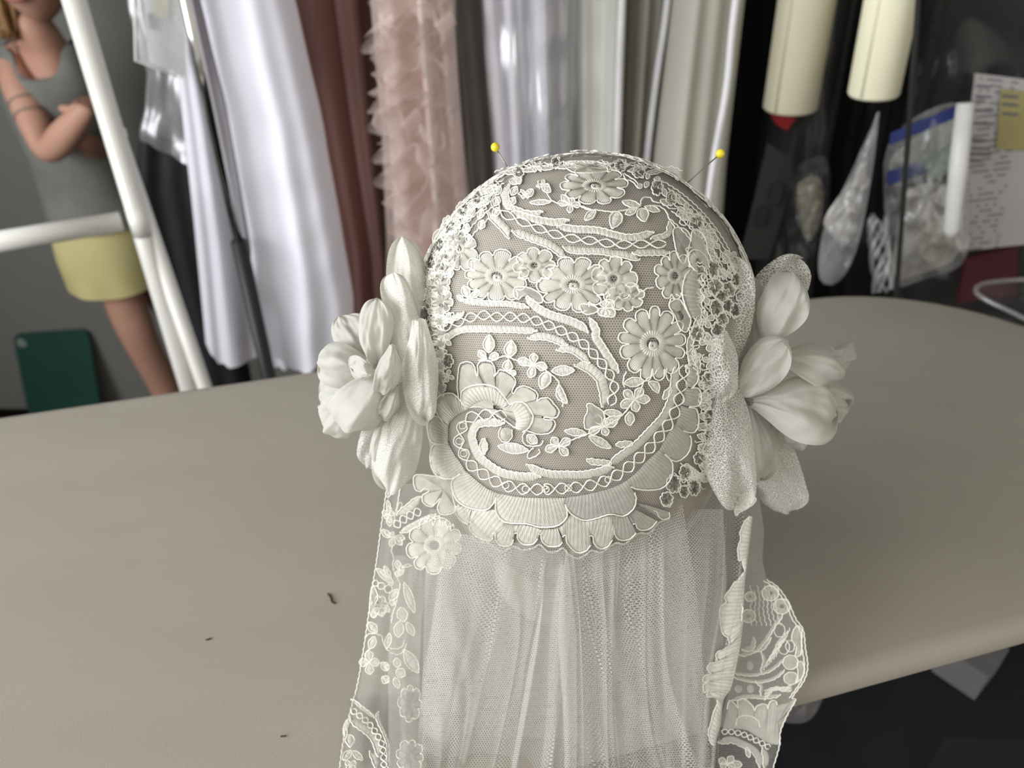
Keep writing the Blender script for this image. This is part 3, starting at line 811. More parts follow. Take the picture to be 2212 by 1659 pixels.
t = thing('lace_pack', 'white lace bundle in crumpled clear plastic left of the pole', 'lace', P(1820, 530, 1.16))
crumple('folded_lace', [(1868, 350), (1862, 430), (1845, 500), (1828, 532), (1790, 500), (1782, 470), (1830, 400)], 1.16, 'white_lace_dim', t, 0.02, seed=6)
crumple('wrapper', [(1900, 240), (1880, 400), (1850, 540), (1810, 610), (1770, 600), (1778, 500), (1830, 390), (1880, 280)], 1.14, 'clear_film_bright', t, 0.03, seed=8, amp=0.014)
t = thing('zip_bag', 'clear zip bag with blue strips holding lace, right of the pole', 'zip bag', P(1990, 590, 1.2))
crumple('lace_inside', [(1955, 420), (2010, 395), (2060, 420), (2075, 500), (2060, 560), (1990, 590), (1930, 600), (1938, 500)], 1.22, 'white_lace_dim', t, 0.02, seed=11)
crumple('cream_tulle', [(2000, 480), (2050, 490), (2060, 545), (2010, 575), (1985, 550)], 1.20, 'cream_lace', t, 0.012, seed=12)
crumple('lining_card', [(1935, 330), (2075, 250), (2072, 330), (2000, 380), (1930, 400)], 1.235, 'bag_green', t, 0.006, seed=13, amp=0.003)
bg = crumple('clear_bag', [(1925, 300), (2075, 225), (2085, 400), (2085, 560), (1990, 605), (1925, 612), (1912, 480)], 1.19, 'clear_film', t, 0.018, seed=14)
sheet('blue_strip', [(1925, 288), (2085, 222), (2086, 246), (1922, 314)], 1.18, 'bag_blue', t, 0.002)
sheet('blue_strip', [(1916, 372), (1985, 350), (2006, 372), (1918, 402)], 1.18, 'bag_blue', t, 0.002)
sheet('white_label', [(1995, 338), (2066, 312), (2058, 372), (2004, 392)], 1.18, 'label_grey', t, 0.002)
t = thing('plastic_knot', 'knotted clear plastic hanging along the dark pole', 'plastic wrap', P(1905, 600, 1.18))
for q in range(7):
    pts_ = [P(1895 + 20 * math.sin(q * 1.9 + i * 0.8) + i * 2, 470 + i * 26 + 6 * math.cos(q + i), 1.17 + 0.012 * math.sin(q * 2 + i)) for i in range(7)]
    obj('fold', *tube(spline(pts_, n=40), 0.0035, 6), 'clear_film_bright', t)
t = thing('white_rod', 'white plastic rod standing against the printed sheet', 'rod', P(2050, 520, 1.15))
a = P(2086, 222, 1.16); b = P(2054, 515, 1.12)
obj('rod_body', *tube([a, a * 0.5 + b * 0.5, b * 0.93 + a * 0.07, b], [0.0125, 0.0135, 0.012, 0.006], 16), 'white_rod', t)
t = thing('printed_sheet', 'large grey printed order sheet with a yellow sticker', 'paper', P(2150, 530, 1.2))
sheet('paper', [(2106, 158), (2330, 185), (2290, 520), (2060, 545)], 1.27, 'invoice_print', t)
sheet('yellow_sticker', [(2162, 192), (2330, 210), (2312, 330), (2152, 322)], 1.266, 'sticker_yellow', t)
for yy in (204, 222, 242):
    sheet('print_line', [(2166, yy), (2200, yy + 3), (2199, yy + 9), (2165, yy + 6)], 1.265, 'print_grey', t)
for yy, w in ((184, 30), (206, 34), (216, 22), (236, 40), (264, 46), (300, 34), (318, 44), (330, 48), (344, 30)):
    sheet('print_line', [(2114 - (yy - 158) * 0.12, yy), (2114 + w - (yy - 158) * 0.12, yy + 2), (2114 + w - (yy - 158) * 0.12, yy + 6), (2114 - (yy - 158) * 0.12, yy + 4)], 1.266, 'print_grey', t)
t = tag(poly_plate('maroon_folder', [(2085, 560), (2200, 530), (2195, 640), (2070, 655)], [1.29] * 4, 'maroon_card'), 'dark maroon folder under the printed sheet', 'folder')
t = thing('storage_box', 'clear plastic storage box top at the right edge behind the ironing board', 'storage box', P(2180, 650, 1.1))
lidp = spline([P(2330, 755, 0.9), P(2212, 688, 0.95), P(2130, 648, 0.99), P(2108, 628, 1.02), P(2130, 612, 1.06), P(2212, 604, 1.1), P(2330, 600, 1.12)], n=60)
rm = obj('rim', *tube(lidp, 0.0035, 8), 'clear_film_bright', t)
obj('panel', list(lidp), [tuple(range(60))], 'dark_film', t, smooth=False)
# hand-written mark on the dark plastic
t = tag(obj('marker_writing', *tube(spline([P(x, y, 1.30) for x, y in [(2010, 78), (2014, 56), (2024, 58), (2018, 68), (2028, 80), (2036, 60), (2040, 78), (2048, 74), (2056, 58), (2062, 70), (2068, 60)]], n=70), 0.0014, 5), 'black_plastic'), 'scrawled black marker writing on the dark plastic at top right', 'writing')
# things under the board
t = thing('white_box', 'white box corner under the right end of the ironing board', 'box', P(2110, 1440, 0.75))
kz = BZ - 0.42
b1 = PZ(2135, 1462, kz)
v, f = box(0, 0, 0, 0.062, 0.056, 0.05)
rz = math.radians(40)
v = [np.array([x * math.cos(rz) - y * math.sin(rz), x * math.sin(rz) + y * math.cos(rz), z]) for x, y, z in v]
low = min(v, key=lambda p: p[1]); sh_ = b1 - np.array([low[0], low[1], 0.025]); 
v = [p + sh_ for p in v]
obj('carton', v, f, 'underboard_shaded', t, smooth=False)
sb = (b1[0] + 0.12, b1[1] + 0.13)
sv_, sf_ = box(sb[0], sb[1], (b1[2] - 0.0505) / 2, 0.36, 0.36, b1[2] - 0.0505)
tag(obj('side_trolley', sv_, sf_, 'black_cloth', None, False), 'black cloth covered stand under the ironing board', 'stand')
t = thing('plastic_bag', 'crumpled plastic bag in shadow below the lace veil edge', 'bag', P(1740, 1540, 0.5))
crumple('bag_body', [(1640, 1470), (1720, 1480), (1775, 1490), (1768, 1530), (1740, 1560), (1690, 1560), (1640, 1550)], 0.42, 'underboard_shaded', t, 0.03, seed=21, amp=0.012)
# lint on the board
for lab, pts_, r in (('brown lint scrap on the board left of the veil, the largest one', [(708, 1282), (714, 1290), (717, 1300), (724, 1303)], 0.0006),
                     ('dark thread scrap on the board at lower left', [(444, 1382), (450, 1381), (456, 1378)], 0.00045),
                     ('tiny black lint speck on the board near the bottom edge', [(606, 1591), (612, 1590), (618, 1590)], 0.0004)):
    tag(obj('lint_scrap', *tube(spline([PZ(x, y, BZ + 0.0006) for x, y in pts_], n=12), r, 6), 'lint_brown'), lab, 'lint')

# ================================================================== the headpiece
mat('form_cloth', (0.30, 0.262, 0.225), 0.85, 0.1, nscale=14, col2=(0.27, 0.235, 0.205))
mat('lace_cord', (0.86, 0.845, 0.77), 0.42, 0.45, nscale=300, col2=(0.81, 0.795, 0.72))
mat('lace_satin', (0.63, 0.62, 0.555), 0.36, 0.5, nscale=260, col2=(0.55, 0.54, 0.48))
mat('lace_satin_sheer', (0.62, 0.61, 0.55), 0.45, 0.4, nscale=240, col2=(0.55, 0.54, 0.485), alpha=0.80)
mat('lace_faint', (0.78, 0.77, 0.72), 0.6, 0.2, nscale=400, col2=(0.6, 0.6, 0.56), alpha=0.55)
mat('organza', (0.74, 0.73, 0.675), 0.7, 0.12, nscale=18, col2=(0.71, 0.70, 0.65), trans=0.48, bump=0.06, bscale=900)
mat('pin_yellow', (0.80, 0.66, 0.03), 0.25, 0.5, nscale=20, col2=(0.78, 0.62, 0.03))
mat('pin_steel', (0.35, 0.33, 0.29), 0.3, metal=0.9)
net_mat('tulle_cap', (0.70, 0.67, 0.60), 0.00125, 0.095, base=0.12, soft=0.05)
net_mat('tulle_veil', (0.74, 0.73, 0.69), 0.00135, 0.06, base=0.035, soft=0.05, trans=0.4)
net_mat('tulle_fine', (0.74, 0.725, 0.675), 0.0011, 0.075, base=0.06, soft=0.05, trans=0.4)
net_mat('lace_mesh', (0.80, 0.79, 0.735), 0.0015, 0.12, base=0.22, soft=0.10, trans=0.35, jitter=2.6)
net_mat('lace_mesh_dense', (0.80, 0.79, 0.735), 0.0010, 0.17, base=0.55, soft=0.12, trans=0.35, jitter=2.8)

HC = CAM + ray(1258, 705) * (0.37 / ray(1258, 705)[1])
HR = 0.0921; HL = 0.165
def head_z(dz): return HR if dz > 0 else HL
HP = 2.9
_KS = np.linspace(0.28, 0.56, 80)
def cap_f(p, off):
    q = p - HC
    rho = np.hypot(q[..., 0], q[..., 1]) / (HR + off); z = q[..., 2]
    up = np.sqrt(rho ** 2 + (z / (HR + off)) ** 2)
    lo = (rho ** HP + (np.abs(z) / (HL + off)) ** HP) ** (1 / HP)
    return np.where(z > 0, up, lo) - 1
_HC = {}
def hit_cap(px, py, off=0.0):
    d = ray(px, py)
    f = cap_f(CAM + d * _KS[:, None], off)
    ins = np.nonzero(f < 0)[0]
    if len(ins) == 0:
        i = int(np.argmin(f))
        if f[i] > 0.12: return None
        return _KS[i], CAM + d * _KS[i]
    i = ins[0]
    if i == 0: return None
    lo, hi = _KS[i - 1], _KS[i]
    fl, fh = f[i - 1], f[i]
    for _ in range(3):
        m = lo + (hi - lo) * fl / (fl - fh)
        fm = float(cap_f(CAM + d * m, off))
        if fm > 0: lo, fl = m, fm
        else: hi, fh = m, fm
    k = lo + (hi - lo) * fl / (fl - fh) if fl != fh else lo
    return k, CAM + d * k
def near_edge_y(x):      # front edge of the board at x
    q = CE - BX * W2
    return q[1] + (x - q[0]) * AX[1] / AX[0]
BT = BZ + 0.004
def hit_panel(px, py, a=0.335, b=0.62, lie=True, off=0.0):
    """side panels of the veil: hang from the cap, then rest on the board"""
    d = ray(px, py)
    k = (a + b * 0.312 - off) / (d[1] - b * d[2]) if True else 0
    p = CAM + d * k
    if lie and p[2] < BT + off:
        k = (BT + off - H) / d[2]; p = CAM + d * k
    return k, p
def S_cap(px, py, off=0.0):
    h = hit_cap(px, py, off)
    return h[1] if h else None
def S_left(px, py, off=0.0): return hit_panel(px, py, 0.335, 0.62, True, off)[1]
def S_right(px, py, off=0.0): return hit_panel(px, py, 0.333, 0.75, False, off)[1]
def S_rback(px, py, off=0.0): return hit_panel(px, py, 0.338, 0.75, False, off)[1]
def S_mix(px, py, off=0.0):
    c = hit_cap(px, py, off); l = hit_panel(px, py, 0.335, 0.62, True, off)
    if c and c[0] < l[0] + 0.01: return c[1]
    return l[1]
SURF = S_cap

# crops in which the lace was measured: (x0, y0, magnification)
CR = {'A': (900, 320, 5.53), 'B': (1250, 320, 5.53), 'C': (900, 520, 5.53), 'D': (1250, 520, 5.53), 'E': (900, 700, 5.53), 'F': (1200, 750, 5.53),
      'G': (830, 920, 5.53), 'H': (1170, 950, 5.53), 'I': (710, 1030, 5.267), 'J': (710, 1340, 5.2), 'K': (1480, 1040, 5.267), 'L': (1480, 1340, 5.2), 'P': (0, 0, 1.0)}
def Q(spec):
    """'E' + points, or a list of such, to frame pixels"""
    out = []
    for cr, pts_ in spec:
        x0, y0, m = CR[cr]
        out += [(x0 + x / m, y0 + y / m) for x, y in pts_]
    return np.array(out, float)

cap = thing('bridal_headpiece', 'ivory lace bridal cap with fabric side flowers and a gathered tulle veil', 'headpiece', (HC[0], HC[1], BZ))

CORD_R = 0.00037
def lay(pts2, off):
    r = [SURF(x, y, off) for x, y in pts2]
    return r
def add_cord(mb, pts2, r=CORD_R, off=0.0011, closed=False, wob=0.6, mi=0, step=2.6):
    p = spline(pts2, step=step, closed=closed)
    n = len(p)
    if n < 3: return
    if wob:
        tg = np.gradient(p, axis=0); tg /= np.linalg.norm(tg, axis=1)[:, None] + 1e-9
        nn = np.stack([-tg[:, 1], tg[:, 0]], 1)
        ph = random.uniform(0, 6)
        p = p + nn * (wob * np.sin(np.arange(n) * 1.25 + ph))[:, None]
    q = lay(p, off)
    run = []
    def flush():
        if len(run) > 2: mb.add(*tube(np.array(run), r, 5, closed and len(run) == n), mi=mi)
    for w in q:
        if w is None: flush(); run = []
        else: run.append(w)
    flush()
def add_strip(mb, edgeA, edgeB, lift=0.0005, ridge=0.00028, off=0.0006, nx=5, mi=1):
    """satin stitches running from edge A to edge B, each stitch its own ridge"""
    v = []; n = len(edgeA)
    ok = True
    for i in range(n):
        for j in range(nx):
            u = j / (nx - 1)
            x, y = edgeA[i] * (1 - u) + edgeB[i] * u
            h = off + lift * (4 * u * (1 - u)) ** 0.6 + (ridge if i % 2 else 0) * (0.6 + 0.4 * math.sin(i * 2.1 + j)) 
            w = SURF(x, y, h)
            if w is None: return
            v.append(w)
    mb.add(v, grid_faces(n, nx), mi, False)
def offset_line(p, d):
    tg = np.gradient(p, axis=0); tg /= np.linalg.norm(tg, axis=1)[:, None] + 1e-9
    return p + np.stack([-tg[:, 1], tg[:, 0]], 1) * (d[:, None] if np.ndim(d) else d)
STITCH = 1.7
BUDGET = []
def build(mb, name, parent=cap, fill='lace_satin', cord='lace_cord'):
    if not mb.v: return None
    return mb.build(name, [cord, fill], parent)
def band(spec, w, cord=1, hookA=0, hookB=0, parent=cap, name='lace_band', fill='lace_satin', taper=True, both=False):
    p = spline(Q(spec), step=STITCH)
    n = len(p); k = np.linspace(0, 1, n)
    ww = w * (np.minimum(1, np.minimum(k, 1 - k) * n * STITCH / max(w, 1) * 0.9 + 0.25) if taper else np.ones(n)) * 0.5
    jit = np.array([random.uniform(-0.6, 0.6) for _ in range(n)])
    a = offset_line(p, -ww + jit * 0.6); b = offset_line(p, ww + jit)
    mb = MB(); add_strip(mb, a, b)
    edge = b if cord > 0 else a
    oth = a if cord > 0 else b
    if both:
        loop = np.vstack([a, b[::-1]])
        add_cord(mb, loop[::2], closed=True)
    else:
        line = edge[::2]
        add_cord(mb, np.vstack([oth[:1], p[:1] * 2 - p[2:3], line, p[-1:] * 2 - p[-3:-2], oth[-1:]]))
    return build(mb, name, parent, fill)
def chain(spec, amp, loops, parent=cap, fillc='lace_satin_sheer', inner=True, name='lace_chain'):
    p = spline(Q(spec), step=2.4)
    n = len(p); s = np.linspace(0, 1, n)
    mb = MB()
    for sg in (1, -1):
        w = amp * np.sin(s * loops * math.pi)
        add_cord(mb, offset_line(p, sg * w)[::2], wob=0.25, off=0.0011 + (0.0003 if sg > 0 else 0))
    return build(mb, name, parent, fillc)
def leafshape(b, t, w, n=26, belly=0.5, bend=0.0):
    b = np.array(b, float); t = np.array(t, float); ax = t - b; L = np.linalg.norm(ax); ax /= L; nr = np.array([-ax[1], ax[0]])
    u = np.linspace(0, 1, n)
    pr = np.sin(math.pi * u ** (math.log(0.5) / math.log(belly))) ** 0.8
    c = b + ax * (u * L)[:, None] + nr * (bend * L * np.sin(math.pi * u))[:, None]
    return c, nr, pr * w / 2
def leaf(cr, b, t, w, parent=cap, belly=0.5, bend=0.0, mb=None, name='lace_leaf', cordless=False, fill='lace_satin'):
    bq, tq = Q([(cr, [b, t])]); wq = w / CR[cr][2]
    L = np.linalg.norm(tq - bq)
    c, nr, hw = leafshape(bq, tq, wq, max(10, int(L / 1.6)), belly, bend)
    own = mb is None
    if own: mb = MB()
    add_strip(mb, c - nr * hw[:, None] * 0.86, c + nr * hw[:, None] * 0.86, lift=0.0007, nx=4)
    if not cordless: add_cord(mb, np.vstack([c - nr * hw[:, None], (c + nr * hw[:, None])[::-1]])[::2], closed=True, wob=0.35)
    return build(mb, name, parent, fill) if own else None
def radial_fill(mb, cx, cy, outer, inner=0.25, rings=6, lift=0.0007, ridge=0.0003, off=0.0006, mi=1, dip=0.0, domed=False):
    """stitches radiating from a centre out to a closed outline (frame pixels)"""
    m = len(outer); v = []
    c = np.array([cx, cy])
    for i in range(rings):
        s = inner + (1 - inner) * i / (rings - 1)
        for j in range(m):
            x, y = c + (outer[j] - c) * s
            h = off + lift * (math.cos(s * math.pi / 2) ** 0.7 if domed else math.sin(math.pi * min(1, (s - inner) / (1 - inner) * 0.9 + 0.08))) + (ridge * min(1.0, 1.5 * s) if j % 2 else 0) - dip * max(0, 1 - (s - inner) / 0.4)
            w = SURF(x, y, h)
            if w is None: return False
            v.append(w)
    mb.add(v, grid_faces(rings, m, True), mi, False)
    return True
def lobed(cx, cy, rx, ry, n, depth=0.26, rot=0.0, keyhole=0.35, irr=0.12, seed=0, npl=26):
    """outline of a lobed lace flower; narrow keyholes between rounded lobes"""
    rs = random.Random(seed); pts_ = []
    am = [1 + rs.uniform(-irr, irr) for _ in range(n)]
    wd = np.array([1 + rs.uniform(-0.25, 0.25) for _ in range(n)]); ed = np.concatenate([[0], np.cumsum(wd / wd.sum())]) * 2 * math.pi
    for k in range(n):
        for i in range(npl):
            u = i / npl
            th = ed[k] + (ed[k + 1] - ed[k]) * (u + keyhole * 0.16 * math.sin(2 * math.pi * u) * -1)
            r = 1 - depth + depth * am[k] * (math.sin(math.pi * u)) ** 0.55
            a = th + rot
            pts_.append((cx + rx * r * math.cos(a), cy + ry * r * math.sin(a)))
    return np.array(pts_)
def flower(cx, cy, rx, ry, n=10, rot=0.0, depth=0.34, hole=0.16, seed=0, tilt=0.0, parent=cap, eye=True, fill='lace_satin', name='lace_flower'):
    out = lobed(0, 0, rx, ry, n, depth, rot, seed=seed)
    if tilt:
        ct, st = math.cos(tilt), math.sin(tilt); out = out @ np.array([[ct, st], [-st, ct]])
    out = out + np.array([cx, cy])
    mb = MB()
    small = rx < 34
    if small: hole = 0.02; eye = False
    radial_fill(mb, cx, cy, cx_scale(out, cx, cy, 0.94), hole, 7)
    add_cord(mb, out[::3], closed=True, wob=0.3, step=2.4)
    # inner cup ring: short raised stitches round the eye
    ring_o = np.array([(cx + rx * 0.40 * math.cos(a), cy + ry * 0.36 * math.sin(a)) for a in np.linspace(0, 2 * math.pi, 60, endpoint=False)])
    if not small: radial_fill(mb, cx, cy, ring_o, 0.45, 4, lift=0.0005, off=0.0009, ridge=0.0004)
    if eye:
        e = np.array([(cx + rx * 0.03 + rx * 0.13 * math.cos(a), cy + ry * 0.06 + ry * 0.12 * math.sin(a)) for a in np.linspace(0, 2 * math.pi, 24, endpoint=False)])
        radial_fill(mb, cx, cy + ry * 0.06, e, 0.1, 4, lift=0.001, off=0.0008)
        add_cord(mb, e[2:18:2], wob=0.2, off=0.0014)
    return build(mb, name, parent, fill)
def cx_scale(o, cx, cy, s): return np.array([cx, cy]) + (o - np.array([cx, cy])) * s
def posy(cr, c, petals, w, parent=cap, name='lace_posy', cordless=False, fill='lace_satin'):
    """small flower of loop petals round a centre"""
    mb = MB()
    for p in petals:
        leaf(cr, c, p, w, mb=mb, belly=0.62, cordless=cordless)
    return build(mb, name, parent, fill)
def cords(specs, parent=cap, name='lace_cord', r=CORD_R, closed=False, wob=0.5, off=0.0011):
    for sp in specs:
        mb = MB(); add_cord(mb, Q(sp), r, closed=closed, wob=wob, off=off)
        build(mb, name, parent)
def blob(spec, parent=cap, center=None, name='lace_petal', hole=0.03, cord=True, fill='lace_satin', lift=0.0009):
    o = spline(Q(spec), step=STITCH, closed=True)
    if len(o) % 2: o = o[:-1]
    c = Q(center)[0] if center else o.mean(0)
    mb = MB(); radial_fill(mb, c[0], c[1], cx_scale(o, c[0], c[1], 0.95), hole, 6, lift=lift, domed=True)
    if cord: add_cord(mb, o[::2], closed=True, wob=0.3)
    return build(mb, name, parent, fill)
def scallop(outer, inner, parent=cap, name='lace_scallop', fill='lace_satin', cord=True, lift=0.0010, nx=7):
    o = spline(Q(outer), step=STITCH); i_ = spline(Q(inner), n=len(o))
    mb = MB(); add_strip(mb, o * 0.97 + i_ * 0.03, i_, lift=lift, nx=nx, ridge=0.00034)
    if cord: add_cord(mb, o[::2], r=CORD_R * 1.1, wob=0.25, off=0.0014)
    return build(mb, name, parent, fill)
def squiggle(spec, amp, waves, parent=cap, name='lace_cord', r=CORD_R, off=0.0011):
    p = spline(Q(spec), step=1.6); n = len(p); s = np.linspace(0, 1, n)
    q = offset_line(p, amp * np.sin(s * waves * 2 * math.pi))
    tg = np.gradient(p, axis=0); tg /= np.linalg.norm(tg, axis=1)[:, None] + 1e-9
    q = q + tg * (0.6 * amp * np.sin(s * waves * 4 * math.pi))[:, None]
    mb = MB(); add_cord(mb, q, r, wob=0, off=off, step=2.0); return build(mb, name, parent)

# ---- head form: dome, neck and base that carries the cap
form = thing('head_form', 'taupe cloth head form under the lace cap', 'head form', (HC[0], HC[1], BZ))
def dome(off, z_lo, nz_=70, nt=120, seg=None):
    v = []; uv = []
    for i in range(nz_):
        u = i / (nz_ - 1)
        th = u * (math.pi / 2 + math.acos(0) * 0 + 1.02)
        # polar angle from the crown; lower half uses the longer axis
        if th < math.pi / 2: z = (HR + off) * math.cos(th); r = (HR + off) * math.sin(th)
        else: z = (HL + off) * math.cos(th); r = (HR + off) * (1 - abs(math.cos(th)) ** HP) ** (1 / HP)
        for j in range(nt):
            a = 2 * math.pi * j / nt
            v.append(HC + np.array([r * math.cos(a), r * math.sin(a), z]))
    return v, grid_faces(nz_, nt, True)
dv, df = dome(-0.0012, 0, 50, 80)
zl = dv[-1][2]
k80 = len(dv)
rr_ = 0.0
fv_ = list(dv); ff_ = list(df)
for r, z in ((0.045, BZ + 0.030), (0.050, BZ + 0.014), (0.052, BZ + 0.002)):
    for j in range(80):
        a = 2 * math.pi * j / 80; fv_.append(np.array([HC[0] + r * math.cos(a), HC[1] + r * math.sin(a), z]))
nr_ = len(fv_) // 80
fo = obj('dome', fv_, grid_faces(nr_, 80, True) + [tuple(range((nr_ - 1) * 80, nr_ * 80))[::-1]], 'form_cloth', form)
# ---- tulle ground of the cap, UVs in metres unwrapped from the point that faces the viewer
cv, cf = dome(0.0004, 0, 90, 160)
vd = (CAM - HC) / np.linalg.norm(CAM - HC); sx_ = np.array([1.0, 0, 0]); sx_ -= vd * (sx_ @ vd); sx_ /= np.linalg.norm(sx_); sy_ = np.cross(vd, sx_)
uvs = []
for p in cv:
    d = p - HC; l = np.linalg.norm(d); n_ = d / l
    ang = math.acos(max(-1, min(1, n_ @ vd))); a2 = math.atan2(n_ @ sy_, n_ @ sx_)
    uvs.append((ang * HR * math.cos(a2), ang * HR * math.sin(a2)))
obj('tulle_ground', cv, cf, 'tulle_cap', cap, uvs=uvs)

# ---- upper bands and chain
band([('A', [(1100, 440), (1050, 560), (1090, 680), (1170, 740)])], 18, cord=-1)
band([('A', [(1160, 700), (1240, 760), (1400, 790), (1500, 760)])], 13, cord=-1)
band([('A', [(1150, 760), (1300, 820), (1500, 870), (1680, 890), (1810, 860)])], 15, cord=-1)
band([('A', [(1690, 940), (1900, 970), (2160, 985)]), ('B', [(400, 1030), (560, 1070), (720, 1060), (890, 1010)])], 15, cord=-1)
band([('B', [(870, 1080), (1000, 1060), (1080, 1010), (1090, 880)])], 12, cord=-1)
chain([('A', [(930, 560), (950, 690), (1060, 790), (1200, 850), (1360, 920), (1540, 990), (1750, 1055), (1960, 1095), (2150, 1110)]), ('B', [(420, 1150), (600, 1150), (790, 1145), (960, 1145), (1060, 1140)])], 8.5, 11)
band([('A', [(850, 760), (950, 860), (1060, 970), (1100, 1070)])], 17, cord=1)
band([('A', [(1150, 990), (1400, 1080), (1600, 1160), (1780, 1300)])], 16, cord=1)
band([('A', [(1760, 1180), (1900, 1220), (2200, 1230)]), ('B', [(400, 1255), (560, 1275), (720, 1330)])], 14, cord=1)
band([('B', [(650, 1250), (800, 1245), (1080, 1245)])], 13, cord=1)
# crown field: flower, leaves, sprigs
flower(1285, 400, 74, 42, 10, 0.2, seed=3)
leaf('A', (1600, 530), (1500, 430), 90); leaf('A', (1610, 640), (1350, 650), 60)
posy('A', (1840, 670), [(1730, 560), (1870, 590), (1960, 680), (1830, 770), (1690, 650)], 70)
leaf('A', (2140, 740), (2010, 860), 90); leaf('B', (480, 760), (400, 960), 150, belly=0.4); leaf('B', (750, 720), (790, 880), 140, belly=0.4)
leaf('B', (790, 700), (970, 750), 70); leaf('B', (740, 690), (520, 640), 80); leaf('B', (700, 720), (560, 790), 80)
cords([[('B', [(740, 670), (760, 600), (850, 590), (900, 640), (1000, 660), (1090, 720), (1170, 720)])], [('B', [(850, 690), (950, 690), (1040, 750), (1080, 840), (1150, 950)])],
       [('A', [(1560, 540), (1610, 620), (1700, 660), (1840, 680), (1960, 690), (2100, 740)])], [('B', [(0, 680), (100, 730), (230, 740), (400, 760), (560, 740), (720, 720)])],
       [('B', [(530, 300), (560, 370), (640, 400), (710, 470), (690, 400), (600, 340), (540, 300)])], [('B', [(640, 280), (700, 330), (780, 360), (700, 290), (640, 280)])]])
for a in ((760, 440, 700, 470), (830, 400, 790, 470), (880, 440, 930, 440), (850, 350, 800, 330), (990, 500, 960, 430), (1010, 480, 1040, 580), (1120, 560, 1150, 630), (900, 370, 980, 370)):
    leaf('B', a[:2], a[2:], 55)
# right shoulder of the crown: rings and long cords running down
for c, r in (((1215, 780), 45), ((1255, 880), 48), ((1120, 590), 50)):
    cords([[('B', [(c[0] + r * math.cos(a), c[1] + r * 0.9 * math.sin(a)) for a in np.linspace(0, 5.5, 9)])]], closed=True)
def rim_arc(r, a0, a1, n=9): return [[('P', [(1258 + r * math.cos(math.radians(a)), 702 + r * math.sin(math.radians(a))) for a in np.linspace(a0, a1, n)])]]
for q, r in enumerate((356, 348, 339, 327, 313, 297)):
    cords(rim_arc(r, -60 + 2 * q, -20 + q), wob=1.0)
for q in range(9):
    a = math.radians(-58 + q * 4.4); r0 = 318 + 22 * (q % 2)
    leaf('P', (1258 + r0 * math.cos(a), 702 + r0 * math.sin(a)), (1258 + (r0 + 4) * math.cos(a + 0.075), 702 + (r0 + 4) * math.sin(a + 0.075)), 13, fill='lace_satin_sheer')
for a in ((1300, 760, 1390, 910), (1420, 860, 1500, 980), (1460, 960, 1540, 1060), (1550, 1100, 1600, 1200), (1580, 1230, 1640, 1380), (1480, 1000, 1460, 1080)):
    leaf('B', a[:2], a[2:], 70)
blob([('B', [(1130, 980), (1200, 950), (1290, 980), (1340, 1080), (1310, 1200), (1260, 1380), (1190, 1300), (1150, 1150)])], fill='lace_satin_sheer')
scallop([('B', [(1340, 1120), (1360, 990), (1450, 1000), (1520, 1100), (1540, 1220), (1600, 1370)])], [('B', [(1330, 1180), (1330, 1180), (1350, 1230), (1380, 1290), (1440, 1350), (1480, 1400)])])
scallop([('B', [(1410, 1480), (1330, 1390), (1310, 1290), (1360, 1220), (1450, 1230), (1530, 1320), (1560, 1430)])], [('B', [(1440, 1470), (1420, 1420), (1410, 1370), (1430, 1340), (1460, 1350), (1490, 1400), (1510, 1450)])])
# left shoulder: lace running to the silhouette
for q, r in enumerate((357, 350, 342, 332, 320, 306)):
    cords(rim_arc(r, -158 - q, -118 - 2 * q), wob=1.2)
for q in range(22):
    a = math.radians(-168 + q * 2.6); r0 = 302 + 18 * (q % 3)
    leaf('P', (1258 + r0 * math.cos(a), 702 + r0 * math.sin(a)), (1258 + (r0 + 10) * math.cos(a + 0.06), 702 + (r0 + 10) * math.sin(a + 0.06)), 15)
for a in ((900, 450, 700, 560), (880, 560, 760, 690), (740, 600, 560, 760), (560, 720, 400, 880), (700, 720, 560, 860), (420, 830, 280, 1010), (300, 960, 200, 1120), (520, 870, 420, 960)):
    leaf('A', a[:2], a[2:], 90, fill='lace_satin')
leaf('A', (1190, 310), (1240, 430), 80); leaf('A', (1110, 400), (1210, 390), 80)
squiggle([('A', [(740, 820), (820, 720), (830, 640), (900, 540), (1050, 420)])], 4, 5)
squiggle([('A', [(200, 1100), (300, 1040), (420, 1000), (560, 900)])], 5, 5)
squiggle([('A', [(300, 1260), (420, 1130), (560, 1060), (600, 900)])], 6, 6)
# crown rim: cords seen edge-on along the top
for q in range(9):
    x0 = 1090 + q * 38
    y0 = 352 - 16 * math.sin(math.pi * (q + 0.5) / 9) + 10
    cords([[('P', [(x0 - 22, y0 + 12), (x0 + 8, y0 + 3), (x0 + 34, y0 + 7), (x0 + 56, y0 + 1), (x0 + 80, y0 + 10)])]], wob=1.6)
    leaf('P', (x0, y0 + 16), (x0 + 40, y0 + 8), 10)
blob([('P', [(1218, 352), (1250, 348), (1290, 350), (1320, 362), (1300, 372), (1240, 372)])])
